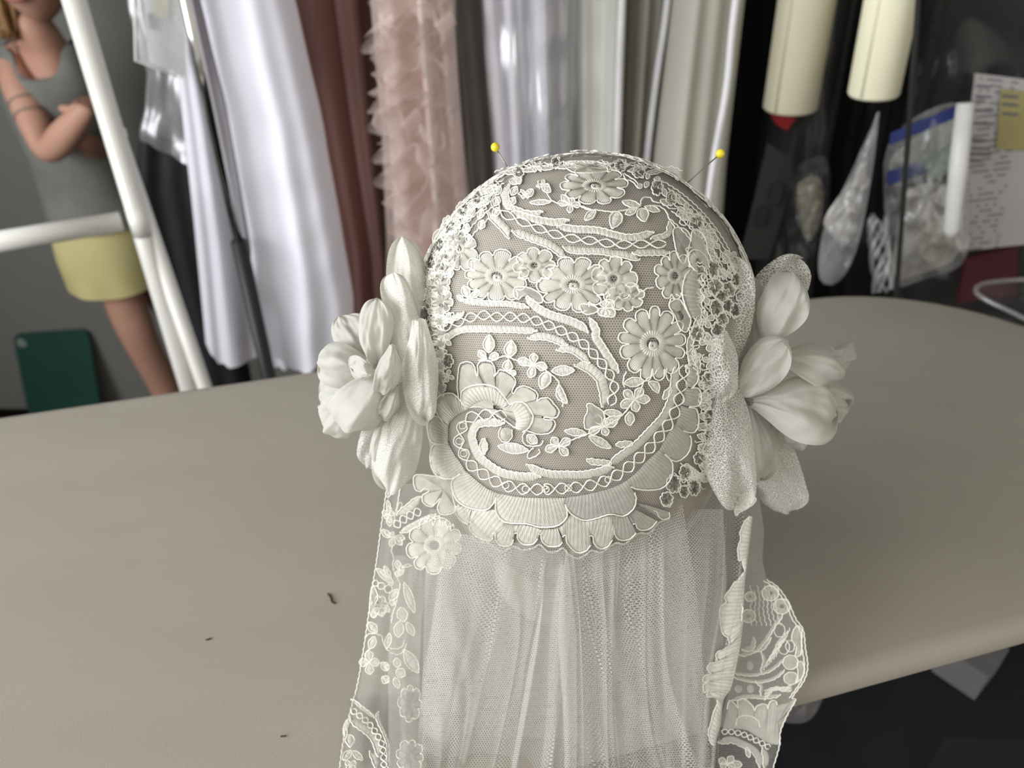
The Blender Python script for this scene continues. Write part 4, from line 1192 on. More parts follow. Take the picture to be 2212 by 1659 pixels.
# ---- flower belt
flower(990, 536, 38, 52, 9, 0.4, seed=5, tilt=-0.5)
flower(1073, 596, 70, 58, 11, 0.1, seed=8)
flower(1155, 573, 46, 38, 8, 0.3, seed=9, eye=False)
flower(1238, 614, 78, 60, 11, 0.0, seed=11)
flower(1326, 602, 50, 50, 8, 0.5, seed=12, eye=False)
flower(1352, 640, 42, 32, 8, 0.2, seed=13, eye=False)
flower(1410, 742, 74, 80, 13, 0.1, seed=14, hole=0.3)
flower(1458, 596, 44, 52, 9, 0.3, seed=15, eye=False, fill='lace_satin')
posy('D', (320, 800), [(250, 890), (300, 720), (420, 720), (430, 900), (330, 910)], 110)
flower(948, 614, 26, 30, 7, 0.1, seed=16); flower(955, 650, 24, 26, 7, 0.6, seed=17); flower(958, 566, 26, 28, 7, 0.9, seed=18)
leaf('C', (620, 680), (560, 540), 100); leaf('C', (640, 690), (760, 590), 70); leaf('C', (560, 700), (480, 660), 60)
blob([('C', [(1180, 560), (1340, 560), (1480, 640), (1500, 740), (1400, 720), (1300, 640), (1220, 700), (1170, 660)])], fill='lace_satin_sheer')
blob([('C', [(1960, 760), (2100, 770), (2180, 830), (2060, 880), (1980, 850)])], fill='lace_satin_sheer')
cords([[('D', [(600, 570), (680, 540), (740, 610), (820, 570), (900, 560)])], [('D', [(740, 610), (700, 650), (640, 690), (600, 640)])], [('D', [(1080, 750), (1110, 690), (1180, 700), (1210, 660), (1160, 640)])]])
# ---- central sweep
band([('C', [(540, 720), (800, 750), (1100, 760), (1330, 800)])], 12, cord=-1)
band([('C', [(1300, 660), (1420, 790), (1600, 890), (1800, 950), (1960, 1020), (2040, 1090)])], 17, cord=-1)
band([('C', [(2070, 930), (2140, 1080)]), ('D', [(200, 1150), (300, 1310), (390, 1450), (470, 1570)])], 17, cord=-1)
chain([('C', [(280, 1060), (380, 1010), (500, 970), (630, 920), (800, 890), (960, 910), (1160, 910), (1370, 940), (1550, 1000), (1760, 1090), (1980, 1220), (2130, 1370)]), ('F', [(600, 250), (680, 390), (705, 510), (680, 620), (640, 700)])], 9.5, 17)
band([('C', [(330, 1180), (480, 1080), (650, 1050), (1000, 1055), (1430, 1070)])], 14, cord=1)
band([('C', [(1340, 1160), (1480, 1140), (1640, 1170), (1800, 1240)])], 15, cord=1)
band([('C', [(1680, 1300), (1830, 1290), (1960, 1360), (2060, 1450)])], 15, cord=1)
band([('E', [(1900, 490), (2040, 510), (2190, 640)]), ('F', [(560, 450), (590, 580), (560, 700)])], 21, cord=1)
band([('C', [(560, 860), (450, 920), (300, 960)])], 13, cord=-1)
# sprig inside the sweep
leaf('E', (860, 340), (870, 125), 135, belly=0.45); leaf('E', (1110, 390), (1135, 195), 145, belly=0.45); leaf('E', (1610, 560), (1890, 550), 115); leaf('E', (1570, 570), (1490, 775), 140, belly=0.45); leaf('E', (1700, 720), (1800, 950), 100, bend=0.12)
cords([[('E', [(740, 430), (810, 430), (920, 435), (1030, 385), (1110, 400), (1210, 440), (1330, 500), (1460, 500), (1570, 570), (1700, 690), (1680, 790), (1740, 900), (1750, 990)])]])
for a in ((840, 420, 740, 320, 85), (860, 410, 980, 360, 85), (1100, 420, 1080, 560, 120), (1110, 560, 1190, 600, 60)): leaf('E', a[:2], a[2:4], a[4], belly=0.6)
posy('E', (1400, 480), [(1400, 350), (1210, 430), (1560, 520), (1360, 640)], 100)
# rose-like spiral flower, lower left of the sweep
blob([('E', [(490, 800), (495, 600), (520, 480), (620, 450), (690, 500), (715, 620), (735, 590), (730, 490), (790, 440), (900, 460), (940, 560), (925, 625), (960, 590), (990, 550), (1060, 560), (1150, 620), (1185, 700), (1140, 800), (1165, 830), (1200, 770), (1290, 740), (1420, 800), (1450, 860), (1435, 925), (1480, 890), (1580, 885), (1640, 950), (1705, 1040), (1660, 1120), (1530, 1110), (1540, 1140), (1640, 1150), (1655, 1220), (1590, 1300), (1450, 1315), (1340, 1280), (1200, 1250), (1050, 1150), (800, 1000), (560, 980)])], center=[('E', [(960, 1020)])], hole=0.1)
scallop([('E', [(560, 1010), (530, 900), (545, 800), (650, 740), (800, 722), (950, 760), (1050, 870), (1110, 960)])], [('E', [(600, 1030), (640, 1010), (690, 980), (760, 950), (840, 930), (900, 940), (970, 980), (1030, 1000)])], lift=0.0016)
scallop([('E', [(1110, 965), (1200, 930), (1300, 950), (1380, 1060), (1392, 1140), (1340, 1240), (1270, 1290)])], [('E', [(1060, 1000), (1090, 1020), (1120, 1050), (1150, 1100), (1160, 1150), (1170, 1210), (1180, 1250)])], lift=0.0016)
cords([[('E', [(1340, 1240), (1270, 1330), (1290, 1430), (1380, 1460), (1490, 1440), (1510, 1390)])], [('E', [(1010, 1230), (980, 1310), (1010, 1390), (1080, 1410), (1140, 1350), (1140, 1260)])]])
blob([('E', [(1020, 1240), (990, 1310), (1015, 1380), (1080, 1400), (1135, 1340), (1130, 1250)])], cord=False)
leaf('E', (1340, 1510), (970, 1460), 120); leaf('E', (1440, 1420), (1320, 1330), 110)
cords([[('E', [(1400, 1480), (1340, 1530), (1330, 1600), (1400, 1590), (1470, 1540), (1460, 1490)])]])
# inner satin spiral
band([('E', [(1040, 1180), (850, 1170), (720, 1200), (660, 1310)]), ('G', [(1060, 200), (1120, 350), (1250, 470), (1400, 560), (1600, 605), (1860, 610)])], 17, cord=-1)
band([('G', [(1190, 150), (1190, 340)])], 17, both=True)
band([('G', [(1710, 470), (1840, 540), (2000, 580), (2200, 585)]), ('H', [(480, 420), (660, 390), (850, 330)])], 16, cord=-1)
band([('H', [(540, 235), (640, 265), (840, 280)])], 12, both=True)
band([('H', [(820, 290), (1000, 160), (1150, 50)]), ('F', [(1080, 1060), (1200, 935), (1300, 820), (1360, 700), (1405, 560), (1425, 400), (1430, 250)])], 17, cord=-1)
band([('F', [(720, 1165), (930, 1150)])], 13, both=True); band([('F', [(1290, 620), (1380, 480)])], 13, both=True)
# chain ring
chain([('E', [(1080, 1110), (960, 1090), (850, 1085), (700, 1095), (600, 1150), (545, 1230), (505, 1390), (540, 1520)]), ('G', [(950, 330), (1010, 440), (1110, 520), (1250, 620), (1450, 710), (1690, 755), (1930, 755)]), ('H', [(50, 590), (320, 575), (550, 550), (800, 475), (980, 370), (1150, 230), (1290, 100)]), ('F', [(1240, 1070), (1350, 920), (1430, 770), (1475, 620), (1505, 480), (1530, 350), (1545, 200)])], 11.5, 27)
for cr, x, y in (('G', 1690, 755), ('G', 1930, 755), ('H', 50, 590), ('H', 320, 575), ('H', 800, 475), ('E', 550, 1215), ('E', 510, 1400), ('G', 950, 330), ('G', 1450, 710)):
    q = Q([(cr, [(x, y)])])[0]
    mb = MB(); add_cord(mb, [(q[0] + 7.5 * math.cos(a), q[1] + 7 * math.sin(a)) for a in np.linspace(0, 2 * math.pi, 10, endpoint=False)], CORD_R * 0.7, closed=True, wob=0.3); build(mb, 'lace_ring')
# right sprig
leaf('F', (1060, 400), (820, 430), 110); leaf('F', (1110, 410), (1230, 545), 100, bend=-0.15); leaf('F', (890, 770), (885, 935), 110, belly=0.5)
posy('F', (940, 620), [(820, 520), (1040, 490), (1130, 620), (970, 770), (780, 710)], 105)
leaf('F', (800, 800), (575, 770), 80); leaf('F', (770, 840), (590, 890), 85)
blob([('F', [(375, 690), (420, 670), (470, 700), (570, 770), (590, 860), (600, 930), (480, 960), (370, 980), (345, 920), (350, 840), (385, 760)])], fill='lace_satin_sheer')
posy('F', (560, 940), [(470, 800), (400, 1030), (620, 1050), (740, 890), (650, 860)], 90)
leaf('F', (400, 1060), (665, 1205), 100); leaf('F', (370, 1030), (110, 1000), 85)
posy('F', (35, 1180), [(-40, 1080), (150, 1290), (180, 1100), (-120, 1230)], 95)
cords([[('F', [(1240, 230), (1180, 320), (1060, 410), (1000, 560), (920, 660), (820, 790), (700, 880), (580, 940), (380, 1040), (240, 1090), (50, 1170), (-60, 1200)])], [('F', [(850, 290), (820, 350), (810, 440), (830, 480)])], [('F', [(1330, 250), (1320, 330), (1360, 410)])]])
# ---- scallops round the ring
inner_arc = spline(Q([('E', [(600, 1030), (480, 1090), (390, 1200), (380, 1400), (450, 1560)]), ('G', [(880, 400), (1000, 560), (1150, 690), (1300, 780), (1600, 850), (2000, 862)]), ('H', [(300, 690), (600, 640), (900, 550), (1100, 420), (1250, 260), (1400, 120)]), ('F', [(1330, 1050), (1440, 900), (1490, 700), (1540, 500), (1570, 300), (1590, 160)])]), n=400)
def ring_scallop(outer, fill='lace_satin'):
    o = spline(Q(outer), step=STITCH)
    ia = int(np.argmin(((inner_arc - o[0]) ** 2).sum(1))); ib = int(np.argmin(((inner_arc - o[-1]) ** 2).sum(1)))
    idx = np.linspace(ia, ib, len(o))
    i_ = np.stack([np.interp(idx, np.arange(400), inner_arc[:, k]) for k in (0, 1)], 1)
    mb = MB(); add_strip(mb, o * 0.97 + i_ * 0.03, i_, lift=0.0011, nx=8, ridge=0.00036)
    add_cord(mb, o[::2], r=CORD_R * 1.15, wob=0.25, off=0.0015)
    return build(mb, 'lace_scallop', cap, fill)
ring_scallop([('E', [(590, 1010), (510, 900), (430, 830), (340, 830), (265, 860), (220, 960), (245, 1070), (330, 1180)])])
ring_scallop([('E', [(330, 1180), (235, 1100), (150, 1150), (135, 1280), (185, 1410), (350, 1440)])])
ring_scallop([('G', [(700, 225), (590, 230), (550, 340), (565, 490), (640, 600), (790, 632), (910, 570)])])
ring_scallop([('G', [(910, 570), (810, 660), (825, 800), (900, 920), (1050, 990), (1220, 1002), (1310, 920), (1335, 850)])])
ring_scallop([('G', [(1335, 850), (1340, 1030), (1450, 1150), (1700, 1170), (1870, 1210), (2070, 1190), (2185, 1080), (2160, 930)])])
ring_scallop([('H', [(280, 770), (350, 880), (500, 960), (650, 940), (820, 890), (980, 910), (1100, 820), (1130, 700), (1110, 630)])], 'lace_satin_sheer')
ring_scallop([('H', [(1060, 560), (1150, 590), (1300, 600), (1450, 570), (1550, 450), (1565, 300), (1525, 220), (1470, 170)])], 'lace_satin_sheer')
ring_scallop([('H', [(1470, 170), (1550, 240), (1640, 250), (1750, 160), (1790, 30), (1770, -60)])], 'lace_satin_sheer')
ring_scallop([('F', [(1520, 1000), (1640, 1020), (1700, 960), (1710, 850), (1680, 740), (1590, 720)])], 'lace_satin_sheer')
ring_scallop([('F', [(1600, 710), (1720, 690), (1740, 560), (1700, 490), (1620, 490)])], 'lace_satin_sheer')
ring_scallop([('F', [(1640, 480), (1700, 400), (1695, 290), (1640, 240)])], 'lace_satin_sheer')
SURF = S_mix
# ---- lower tier with the keyhole hem
upper = spline(Q([('G', [(830, 820), (900, 935), (1050, 1005), (1220, 1015), (1330, 1010), (1450, 1165), (1700, 1190), (1900, 1235), (2100, 1210)]), ('H', [(350, 900), (500, 975), (650, 955), (820, 910), (980, 925), (1110, 840), (1140, 720)])]), n=300)
hem = [('G', [(860, 960), (850, 1040), (920, 1130), (1000, 1180)]), ('G', [(1010, 1150), (1050, 1160), (1020, 1220), (1100, 1320), (1250, 1372), (1310, 1330)]), ('G', [(1290, 1290), (1330, 1280), (1330, 1360), (1400, 1430), (1510, 1425), (1550, 1350)]), ('G', [(1545, 1290), (1590, 1280), (1600, 1360), (1670, 1415), (1780, 1410), (1840, 1340)]), ('G', [(1835, 1290), (1870, 1300), (1890, 1380), (1960, 1435), (2080, 1435), (2130, 1390)]),
       ('H', [(250, 1160), (290, 1140), (305, 1230), (380, 1320), (450, 1350), (540, 1320), (590, 1250)]), ('H', [(570, 1150), (610, 1150), (630, 1240), (700, 1300), (790, 1275), (850, 1190)]), ('H', [(830, 1070), (860, 1070), (890, 1160), (960, 1200), (1060, 1180), (1130, 1110)]), ('H', [(1090, 1010), (1120, 1000), (1150, 1060), (1220, 1080), (1310, 1050), (1380, 970)]), ('H', [(1340, 850), (1370, 850), (1410, 930), (1470, 950), (1530, 920), (1520, 860)])]
for q, (cr, pts_) in enumerate(hem):
    o = spline(Q([(cr, pts_)]), step=STITCH)
    ia = int(np.argmin(((upper - o[0]) ** 2).sum(1))); ib = int(np.argmin(((upper - o[-1]) ** 2).sum(1)))
    idx = np.linspace(ia, max(ib, ia + 6), len(o)); i_ = np.stack([np.interp(idx, np.arange(300), upper[:, k]) for k in (0, 1)], 1)
    mb = MB(); add_strip(mb, o * 0.97 + i_ * 0.03, i_, lift=0.0010, nx=7, ridge=0.00034, off=0.0005)
    add_cord(mb, o[::2], r=CORD_R * 1.05, wob=0.2, off=0.0013)
    build(mb, 'lace_scallop', cap, 'lace_satin' if q < 7 else 'lace_satin_sheer')
# fringe picots under the hem
fr_ = spline(Q([('G', [(990, 1200), (1100, 1370), (1250, 1400), (1320, 1450), (1420, 1500), (1540, 1440), (1660, 1480), (1780, 1460), (1860, 1420), (1960, 1500), (2060, 1500), (2140, 1460)]), ('H', [(330, 1370), (430, 1415), (520, 1380), (600, 1320), (720, 1340), (880, 1235), (1000, 1240), (1150, 1120), (1290, 1110), (1400, 990), (1530, 940)])]), step=2.1)
mb = MB(); add_strip(mb, offset_line(fr_, -1.8), offset_line(fr_, 2.6), lift=0.0004, nx=3, ridge=0.0005); build(mb, 'picot_edge')
# lower left corner motifs, on the side panel just in front of the tulle
SURF = lambda x, y, off=0.0: S_left(x, y, off + 0.016)
blob([('G', [(370, 590), (365, 740), (430, 785), (490, 745), (540, 780), (460, 830), (470, 920), (560, 965), (620, 920), (690, 850), (640, 960), (660, 1040), (740, 1060), (850, 1010), (820, 850), (800, 640), (600, 600)])], center=[('G', [(700, 760)])])
band([('G', [(160, 1060), (300, 970), (430, 850)])], 16, cord=-1); chain([('G', [(120, 1200), (270, 1090), (440, 1010)])], 9, 4); band([('G', [(200, 1270), (400, 1160), (610, 1060)])], 13, cord=1)
flower(938, 1178, 60, 64, 9, 0.4, seed=31, hole=0.22, eye=False)
squiggle([('G', [(480, 1130), (620, 1080), (740, 1180), (840, 1210)])], 6, 4)
# denser allover lace towards both sides and the crown rim
SURF = S_cap
def lace_patch(spots, seed, fill='lace_satin'):
    rs = random.Random(seed)
    for x, y, r in spots:
        if rs.random() < 0.62: flower(x, y, r * rs.uniform(0.7, 1.0), r * rs.uniform(0.9, 1.2), rs.choice((6, 7, 8)), rs.uniform(0, 3), seed=int(rs.random() * 1e6), hole=0.12, eye=False, fill=fill)
        else: posy('P', (x, y), [(x + r * math.cos(k * 1.5 + x), y + r * math.sin(k * 1.5 + x)) for k in range(4)], r * 0.62, fill=fill)
        a = rs.uniform(0, 6.28)
        squiggle([('P', [(x + r * math.cos(a), y + r * math.sin(a)), (x + 1.2 * r * math.cos(a + 0.7), y + 1.2 * r * math.sin(a + 0.7)), (x + 1.1 * r * math.cos(a + 1.5), y + 1.1 * r * math.sin(a + 1.5))])], 3, 2)
spotsR = [(1505, 548, 20), (1540, 580, 20), (1510, 590, 18), (1545, 620, 18), (1520, 640, 20), (1548, 664, 18), (1525, 690, 20), (1550, 712, 16), (1530, 740, 20), (1505, 720, 16), (1535, 780, 18), (1500, 770, 15), (1540, 525, 18), (1575, 556, 18), (1570, 590, 16), (1590, 574, 14), (1480, 455, 17), (1505, 480, 17), (1530, 500, 16), (1450, 428, 16), (1420, 405, 15), (1560, 640, 16), (1495, 800, 14), (1530, 820, 18), (1532, 1000, 18), (1515, 1030, 16), (1575, 625, 16), (1590, 605, 15), (1572, 660, 16), (1560, 690, 16), (1548, 745, 16), (1552, 800, 16), (1528, 860, 16), (1532, 900, 16), (1534, 940, 16), (1530, 970, 16), (1600, 640, 14), (1590, 670, 14), (1455, 1045, 18), (1482, 1020, 18), (1440, 1078, 14), (1500, 1052, 16), (1478, 1062, 15), (1512, 990, 15)]
spotsL = [(925, 600, 17), (930, 565, 16), (948, 528, 18), (970, 486, 18), (1000, 452, 18), (1030, 426, 17), (925, 640, 18), (940, 680, 20), (965, 690, 16), (935, 720, 20), (962, 735, 16), (940, 760, 20), (965, 780, 16), (945, 800, 20), (968, 812, 14), (950, 840, 16), (1062, 404, 15), (915, 680, 16), (918, 760, 16)]
spotsT = [(1120, 372, 14), (1160, 360, 13), (1200, 352, 12), (1340, 358, 13), (1380, 372, 14), (1175, 400, 12), (1135, 420, 11)]
lace_patch(spotsR, 1); lace_patch(spotsL, 2); lace_patch(spotsT, 3)
# loose loops of cord along both sides where the flowers are sewn on
SURF = S_cap
for q in range(11):
    y = 612 + q * 24
    squiggle([('P', [(930 + 3 * math.sin(q * 2), y), (944, y + 9), (936, y + 20), (956, y + 28), (962, y + 14)])], 4, 3)
    blob([('P', [(938, y), (956, y - 4), (966, y + 10), (958, y + 24), (940, y + 22), (934, y + 10)])], cord=False, fill='lace_satin_sheer')
for q in range(18):
    y = 588 + q * 26
    xb = 1512 + 14 * math.sin(q * 1.7) if y < 800 else 1518 + 8 * math.sin(q * 1.7)
    squiggle([('P', [(xb - 10, y), (xb + 6, y + 6), (xb - 4, y + 18), (xb + 10, y + 26)])], 4, 2.5)
scallop([('D', [(1330, 350), (1275, 420), (1240, 560), (1245, 680), (1290, 820), (1340, 930)])], [('D', [(1440, 360), (1450, 450), (1455, 560), (1460, 680), (1470, 800), (1480, 880)])], fill='lace_satin_sheer')
chain([('D', [(1490, 390), (1485, 520), (1480, 660), (1490, 800), (1480, 880)])], 4.5, 6)
band([('D', [(1450, 880), (1390, 1080), (1330, 1220), (1350, 1400), (1380, 1530)])], 13, both=True, fill='lace_satin_sheer')
blob([('D', [(1080, 760), (1200, 700), (1290, 840), (1340, 940), (1300, 1080), (1220, 1060), (1150, 900)])], fill='lace_satin_sheer', hole=0.3)
band([('F', [(1600, 160), (1640, 240), (1690, 290), (1700, 120)])], 12, fill='lace_satin_sheer')
for q in range(10):
    y = 830 + q * 22
    leaf('P', (1508 + 2 * math.sin(q), y), (1536, y + 8), 16, fill='lace_satin_sheer')
for q in range(8):
    squiggle([('P', [(1470 + 6 * q, 1000 + 4 * q), (1490 + 4 * q, 1010 + 3 * q), (1486 + 4 * q, 1030 - q), (1500 + 3 * q, 1040 - 2 * q)])], 4, 2)

# the lace goes on round the back of the crown: motifs laid on the dome itself
def dome_surf(n):
    e1 = np.cross(n, vd); e1 /= np.linalg.norm(e1); e2 = np.cross(n, e1)
    def f(x, y, off=0.0):
        q = n + (e1 * x + e2 * y) * 0.00025 / HR
        q = q / np.linalg.norm(q)
        return HC + q * (HR + off)
    return f
rb = random.Random(77)
ev = np.cross(vd, np.array([1.0, 0, 0])); ev /= np.linalg.norm(ev)
if ev[2] < 0: ev = -ev
eh = np.cross(ev, vd); eh /= np.linalg.norm(eh)
for ring_, (back, cnt) in enumerate(((0.06, 27), (-0.16, 25), (-0.42, 20), (-0.7, 12), (0.27, 26), (0.165, 28))):
    for q in range(cnt):
        a = math.radians(12 + 156 * (q + 0.5 * (ring_ % 2)) / cnt)
        n = (eh * math.cos(a) + ev * math.sin(a)) * math.sqrt(1 - back * back) + vd * (back + rb.uniform(-0.05, 0.05))
        n /= np.linalg.norm(n)
        if n[2] < 0.05 or (ring_ >= 4 and 72 < math.degrees(a) < 112): continue
        SURF = dome_surf(n)
        flower(0, 0, rb.uniform(17, 26), rb.uniform(17, 26), rb.choice((6, 7, 8)), rb.uniform(0, 3), seed=int(rb.random() * 1e6), eye=False)
        x0 = rb.uniform(-24, 24)
        squiggle([('P', [(x0 - 26, -22), (x0 - 6, -28 + rb.uniform(-6, 6)), (x0 + 14, -20), (x0 + 32, -28)])], 4, 3, off=0.0011 + rb.uniform(0, 0.0012))
SURF = S_cap
for q, (x, y) in enumerate(((1236, 346), (1175, 352), (1310, 350))):
    obj('loose_thread', *tube(spline([P(x - 10, y + 6, 0.392), P(x - 2, y - 8, 0.396), P(x + 5, y - 14 + 3 * q, 0.398), P(x + 12, y - 10, 0.398)], n=16), 0.00032, 5), 'lace_cord', cap)

# ---- the veil
def S_center(px, py, off=0.0):
    d = ray(px, py)
    b = 0.50; a = 0.281 - off
    return CAM + d * ((a + b * 0.312) / (d[1] - b * d[2]))
def veil_sheet(name, surf, left, right, y0, y1, pleats, amp, lat, seed, m, parent=cap, nr=64, nc=380, gather=1.0, top=None, ramp=0.35, base_off=0.0, stretch=1.0):
    """tulle hanging between two outline lines (frame pixels), folded into pleats that start at the seam"""
    rs = random.Random(seed)
    left = np.array(left, float); right = np.array(right, float)
    ph = [rs.uniform(0, 6.28) for _ in range(6)]
    V = np.zeros((nr, nc, 3))
    for i in range(nr):
        t_ = i / (nr - 1)
        for j in range(nc):
            s = j / (nc - 1)
            yy0 = np.interp(s, *top) if top else y0
            py = yy0 + (y1 - yy0) * t_
            xl = float(lerp_poly(left, [py])[0]); xr = float(lerp_poly(right, [py])[0])
            g = 2 * s - 1
            ss = 0.5 + 0.5 * math.copysign(abs(g) ** (1 + (gather - 1) * (1 - t_)), g)
            # drifting pleat phase: folds merge and split on the way down
            w = s + 0.050 * math.sin(2.4 * t_ + 5 * s + ph[0]) + 0.026 * math.sin(4.4 * t_ + 13 * s + ph[1])
            a1 = w * pleats * 2 * math.pi + ph[2]
            a2 = w * pleats * 0.43 * 2 * math.pi + ph[3]
            e = min(1.0, t_ / ramp) ** 0.7 if ramp else 1.0
            e *= min(1.0, min(s, 1 - s) * 12 + 0.15)
            am_ = 0.35 + 0.65 * (0.5 + 0.5 * math.sin(9 * s + 2.2 * t_ + ph[5]))
            pl = am_ * math.sin(a1) + 0.7 * math.sin(a2) + 0.3 * math.sin(2.3 * a1 + ph[4])
            px = xl + (xr - xl) * ss + lat * e * (am_ * math.cos(a1) + 0.6 * math.cos(a2))
            V[i, j] = surf(px, py, base_off + amp * e * (1 + 0.55 * pl))
    mid = V[int(nr * 0.6)]
    u = np.concatenate([[0], np.cumsum(np.linalg.norm(np.diff(mid, axis=0), axis=1))]) * stretch
    col = V[:, nc // 2]
    vv = np.concatenate([[0], np.cumsum(np.linalg.norm(np.diff(col, axis=0), axis=1))])
    uvs = [(u[j], vv[i]) for i in range(nr) for j in range(nc)]
    return obj(name, V.reshape(-1, 3), grid_faces(nr, nc), m, parent, uvs=uvs)
hemx = ([0.0, 0.12, 0.3, 0.5, 0.7, 0.88, 1.0], [1150, 1165, 1188, 1190, 1165, 1130, 1090])
veil_sheet('veil_layer', S_center, [(985, 1080), (945, 1250), (920, 1450), (905, 1660), (900, 1760)], [(1470, 1060), (1500, 1250), (1520, 1450), (1540, 1660), (1545, 1760)], 1180, 1740, 10, 0.0056, 18, 4, 'tulle_veil', gather=2.0, top=hemx)
veil_sheet('veil_layer', S_center, [(1000, 1080), (950, 1250), (915, 1450), (900, 1660), (895, 1760)], [(1460, 1060), (1480, 1250), (1500, 1450), (1520, 1660), (1525, 1760)], 1180, 1740, 7, 0.0058, 20, 9, 'tulle_veil', gather=1.7, top=hemx, base_off=-0.012)
veil_sheet('veil_layer', S_center, [(930, 1080), (918, 1250), (912, 1450), (905, 1660), (900, 1760)], [(1560, 1060), (1570, 1250), (1560, 1450), (1545, 1660), (1545, 1760)], 1100, 1740, 5, 0.004, 8, 15, 'tulle_fine', gather=1.0, base_off=-0.022, ramp=0.2)
# gathered right-hand part below the flower
veil_sheet('veil_layer', S_right, [(1445, 990), (1425, 1200), (1430, 1450), (1440, 1660), (1440, 1760)], [(1606, 1000), (1612, 1120), (1598, 1300), (1566, 1450), (1548, 1660), (1545, 1760)], 1010, 1740, 6, 0.0055, 9, 21, 'tulle_veil', gather=1.0, top=([0, 0.3, 0.6, 1.0], [1060, 1005, 1000, 1040]), ramp=0.15, base_off=0.012)
# ---- left lace panel
lp = [(838, 1040), (832, 1080), (822, 1150), (814, 1210), (803, 1280), (794, 1345), (786, 1400), (772, 1480), (756, 1540), (742, 1600), (733, 1665), (722, 1760)]
panel = veil_sheet('side_panel', S_left, lp, [(960, 1040), (930, 1150), (920, 1250), (914, 1450), (908, 1660), (905, 1760)], 1045, 1740, 1.3, 0.0012, 1, 33, 'tulle_fine', nc=120, ramp=0.1)
veil_sheet('panel_fold', S_left, [(852, 1200), (842, 1340), (838, 1450), (840, 1660), (840, 1760)], [(940, 1200), (916, 1340), (912, 1450), (922, 1660), (925, 1760)], 1200, 1740, 1.0, 0.0012, 1, 35, 'tulle_fine', nc=90, ramp=0.1, base_off=0.006)
SURF = S_left
mb = MB(); add_cord(mb, lp[:-1], CORD_R * 0.9, wob=0.8); build(mb, 'panel_edge')
leaf('I', (672, 236), (690, 140), 62); leaf('I', (690, 400), (676, 262), 46); posy('I', (690, 430), [(610, 400), (690, 330), (745, 405), (700, 520), (640, 470)], 60); leaf('I', (700, 560), (685, 460), 62); leaf('I', (700, 690), (610, 600), 75); posy('I', (745, 680), [(870, 700), (840, 770), (710, 790), (700, 640)], 70)
cords([[('I', [(820, 110), (800, 220), (780, 330), (760, 420), (745, 520)])], [('I', [(790, 420), (780, 360), (810, 290), (835, 300), (820, 370), (800, 420)])], [('I', [(735, 780), (715, 840), (740, 920), (730, 1000), (750, 1090), (800, 1180), (815, 1240), (790, 1330), (765, 1460), (730, 1560), (715, 1660)])], [('I', [(960, 1010), (900, 1020), (840, 1040), (880, 1000), (940, 995)])]])
posy('I', (800, 1060), [(780, 950), (860, 1020), (850, 1100), (790, 1130)], 70)
leaf('I', (740, 1210), (545, 1040), 80); leaf('I', (710, 1160), (635, 1010), 60); leaf('I', (730, 1240), (660, 1120), 60)
for c, r in (((600, 1240), 38), ((680, 1275), 44), ((535, 1210), 34)):
    cords([[('I', [(c[0] + r * math.cos(a), c[1] + r * math.sin(a)) for a in np.linspace(0, 6.283, 11)[:-1]])]], closed=True, name='lace_ring')
flower(821, 1308, 17, 22, 7, 0.3, seed=41, hole=0.12, eye=False)
blob([('I', [(500, 1240), (540, 1290), (560, 1380), (520, 1470), (540, 1580), (500, 1600), (470, 1540), (470, 1420), (480, 1310)])])
leaf('I', (690, 1400), (800, 1280), 90); leaf('I', (690, 1440), (760, 1420), 60); leaf('I', (560, 1480), (500, 1600), 70); leaf('I', (600, 1480), (610, 1590), 70); leaf('I', (640, 1460), (690, 1540), 60)
leaf('J', (540, 140), (450, 20), 100); leaf('J', (520, 180), (465, 320), 85); posy('J', (455, 470), [(455, 340), (345, 470), (570, 470), (465, 605)], 95); leaf('J', (600, 470), (670, 560), 90); leaf('J', (600, 640), (680, 690), 90); leaf('J', (690, 140), (650, 320), 70)
cords([[('J', [(410, 200), (450, 155), (530, 150), (600, 180), (610, 240), (650, 320), (690, 345)])], [('J', [(470, 320), (430, 350), (420, 420), (455, 470)])], [('J', [(570, 480), (620, 470), (680, 520)])]])
band([('J', [(260, 890), (370, 980), (510, 1090)])], 7, cord=-1); band([('J', [(560, 1030), (555, 1110), (620, 1250), (670, 1390), (675, 1560), (675, 1659)])], 8, cord=1)
band([('J', [(250, 1120), (360, 1190), (480, 1290), (545, 1400), (555, 1520)])], 15, cord=1); band([('J', [(465, 1480), (520, 1560), (535, 1659)])], 13, cord=1)
chain([('J', [(255, 1000), (320, 1050), (400, 1110), (470, 1180), (530, 1260), (575, 1340), (610, 1430), (620, 1550), (625, 1659)])], 6.5, 10)
band([('J', [(240, 1090), (185, 1200), (190, 1330)])], 10, cord=-1); leaf('J', (245, 1430), (235, 1280), 105, belly=0.6); leaf('J', (255, 1460), (165, 1570), 80); leaf('J', (265, 1465), (385, 1570), 70); posy('J', (250, 1610), [(190, 1600), (310, 1600), (220, 1680), (290, 1690)], 60)
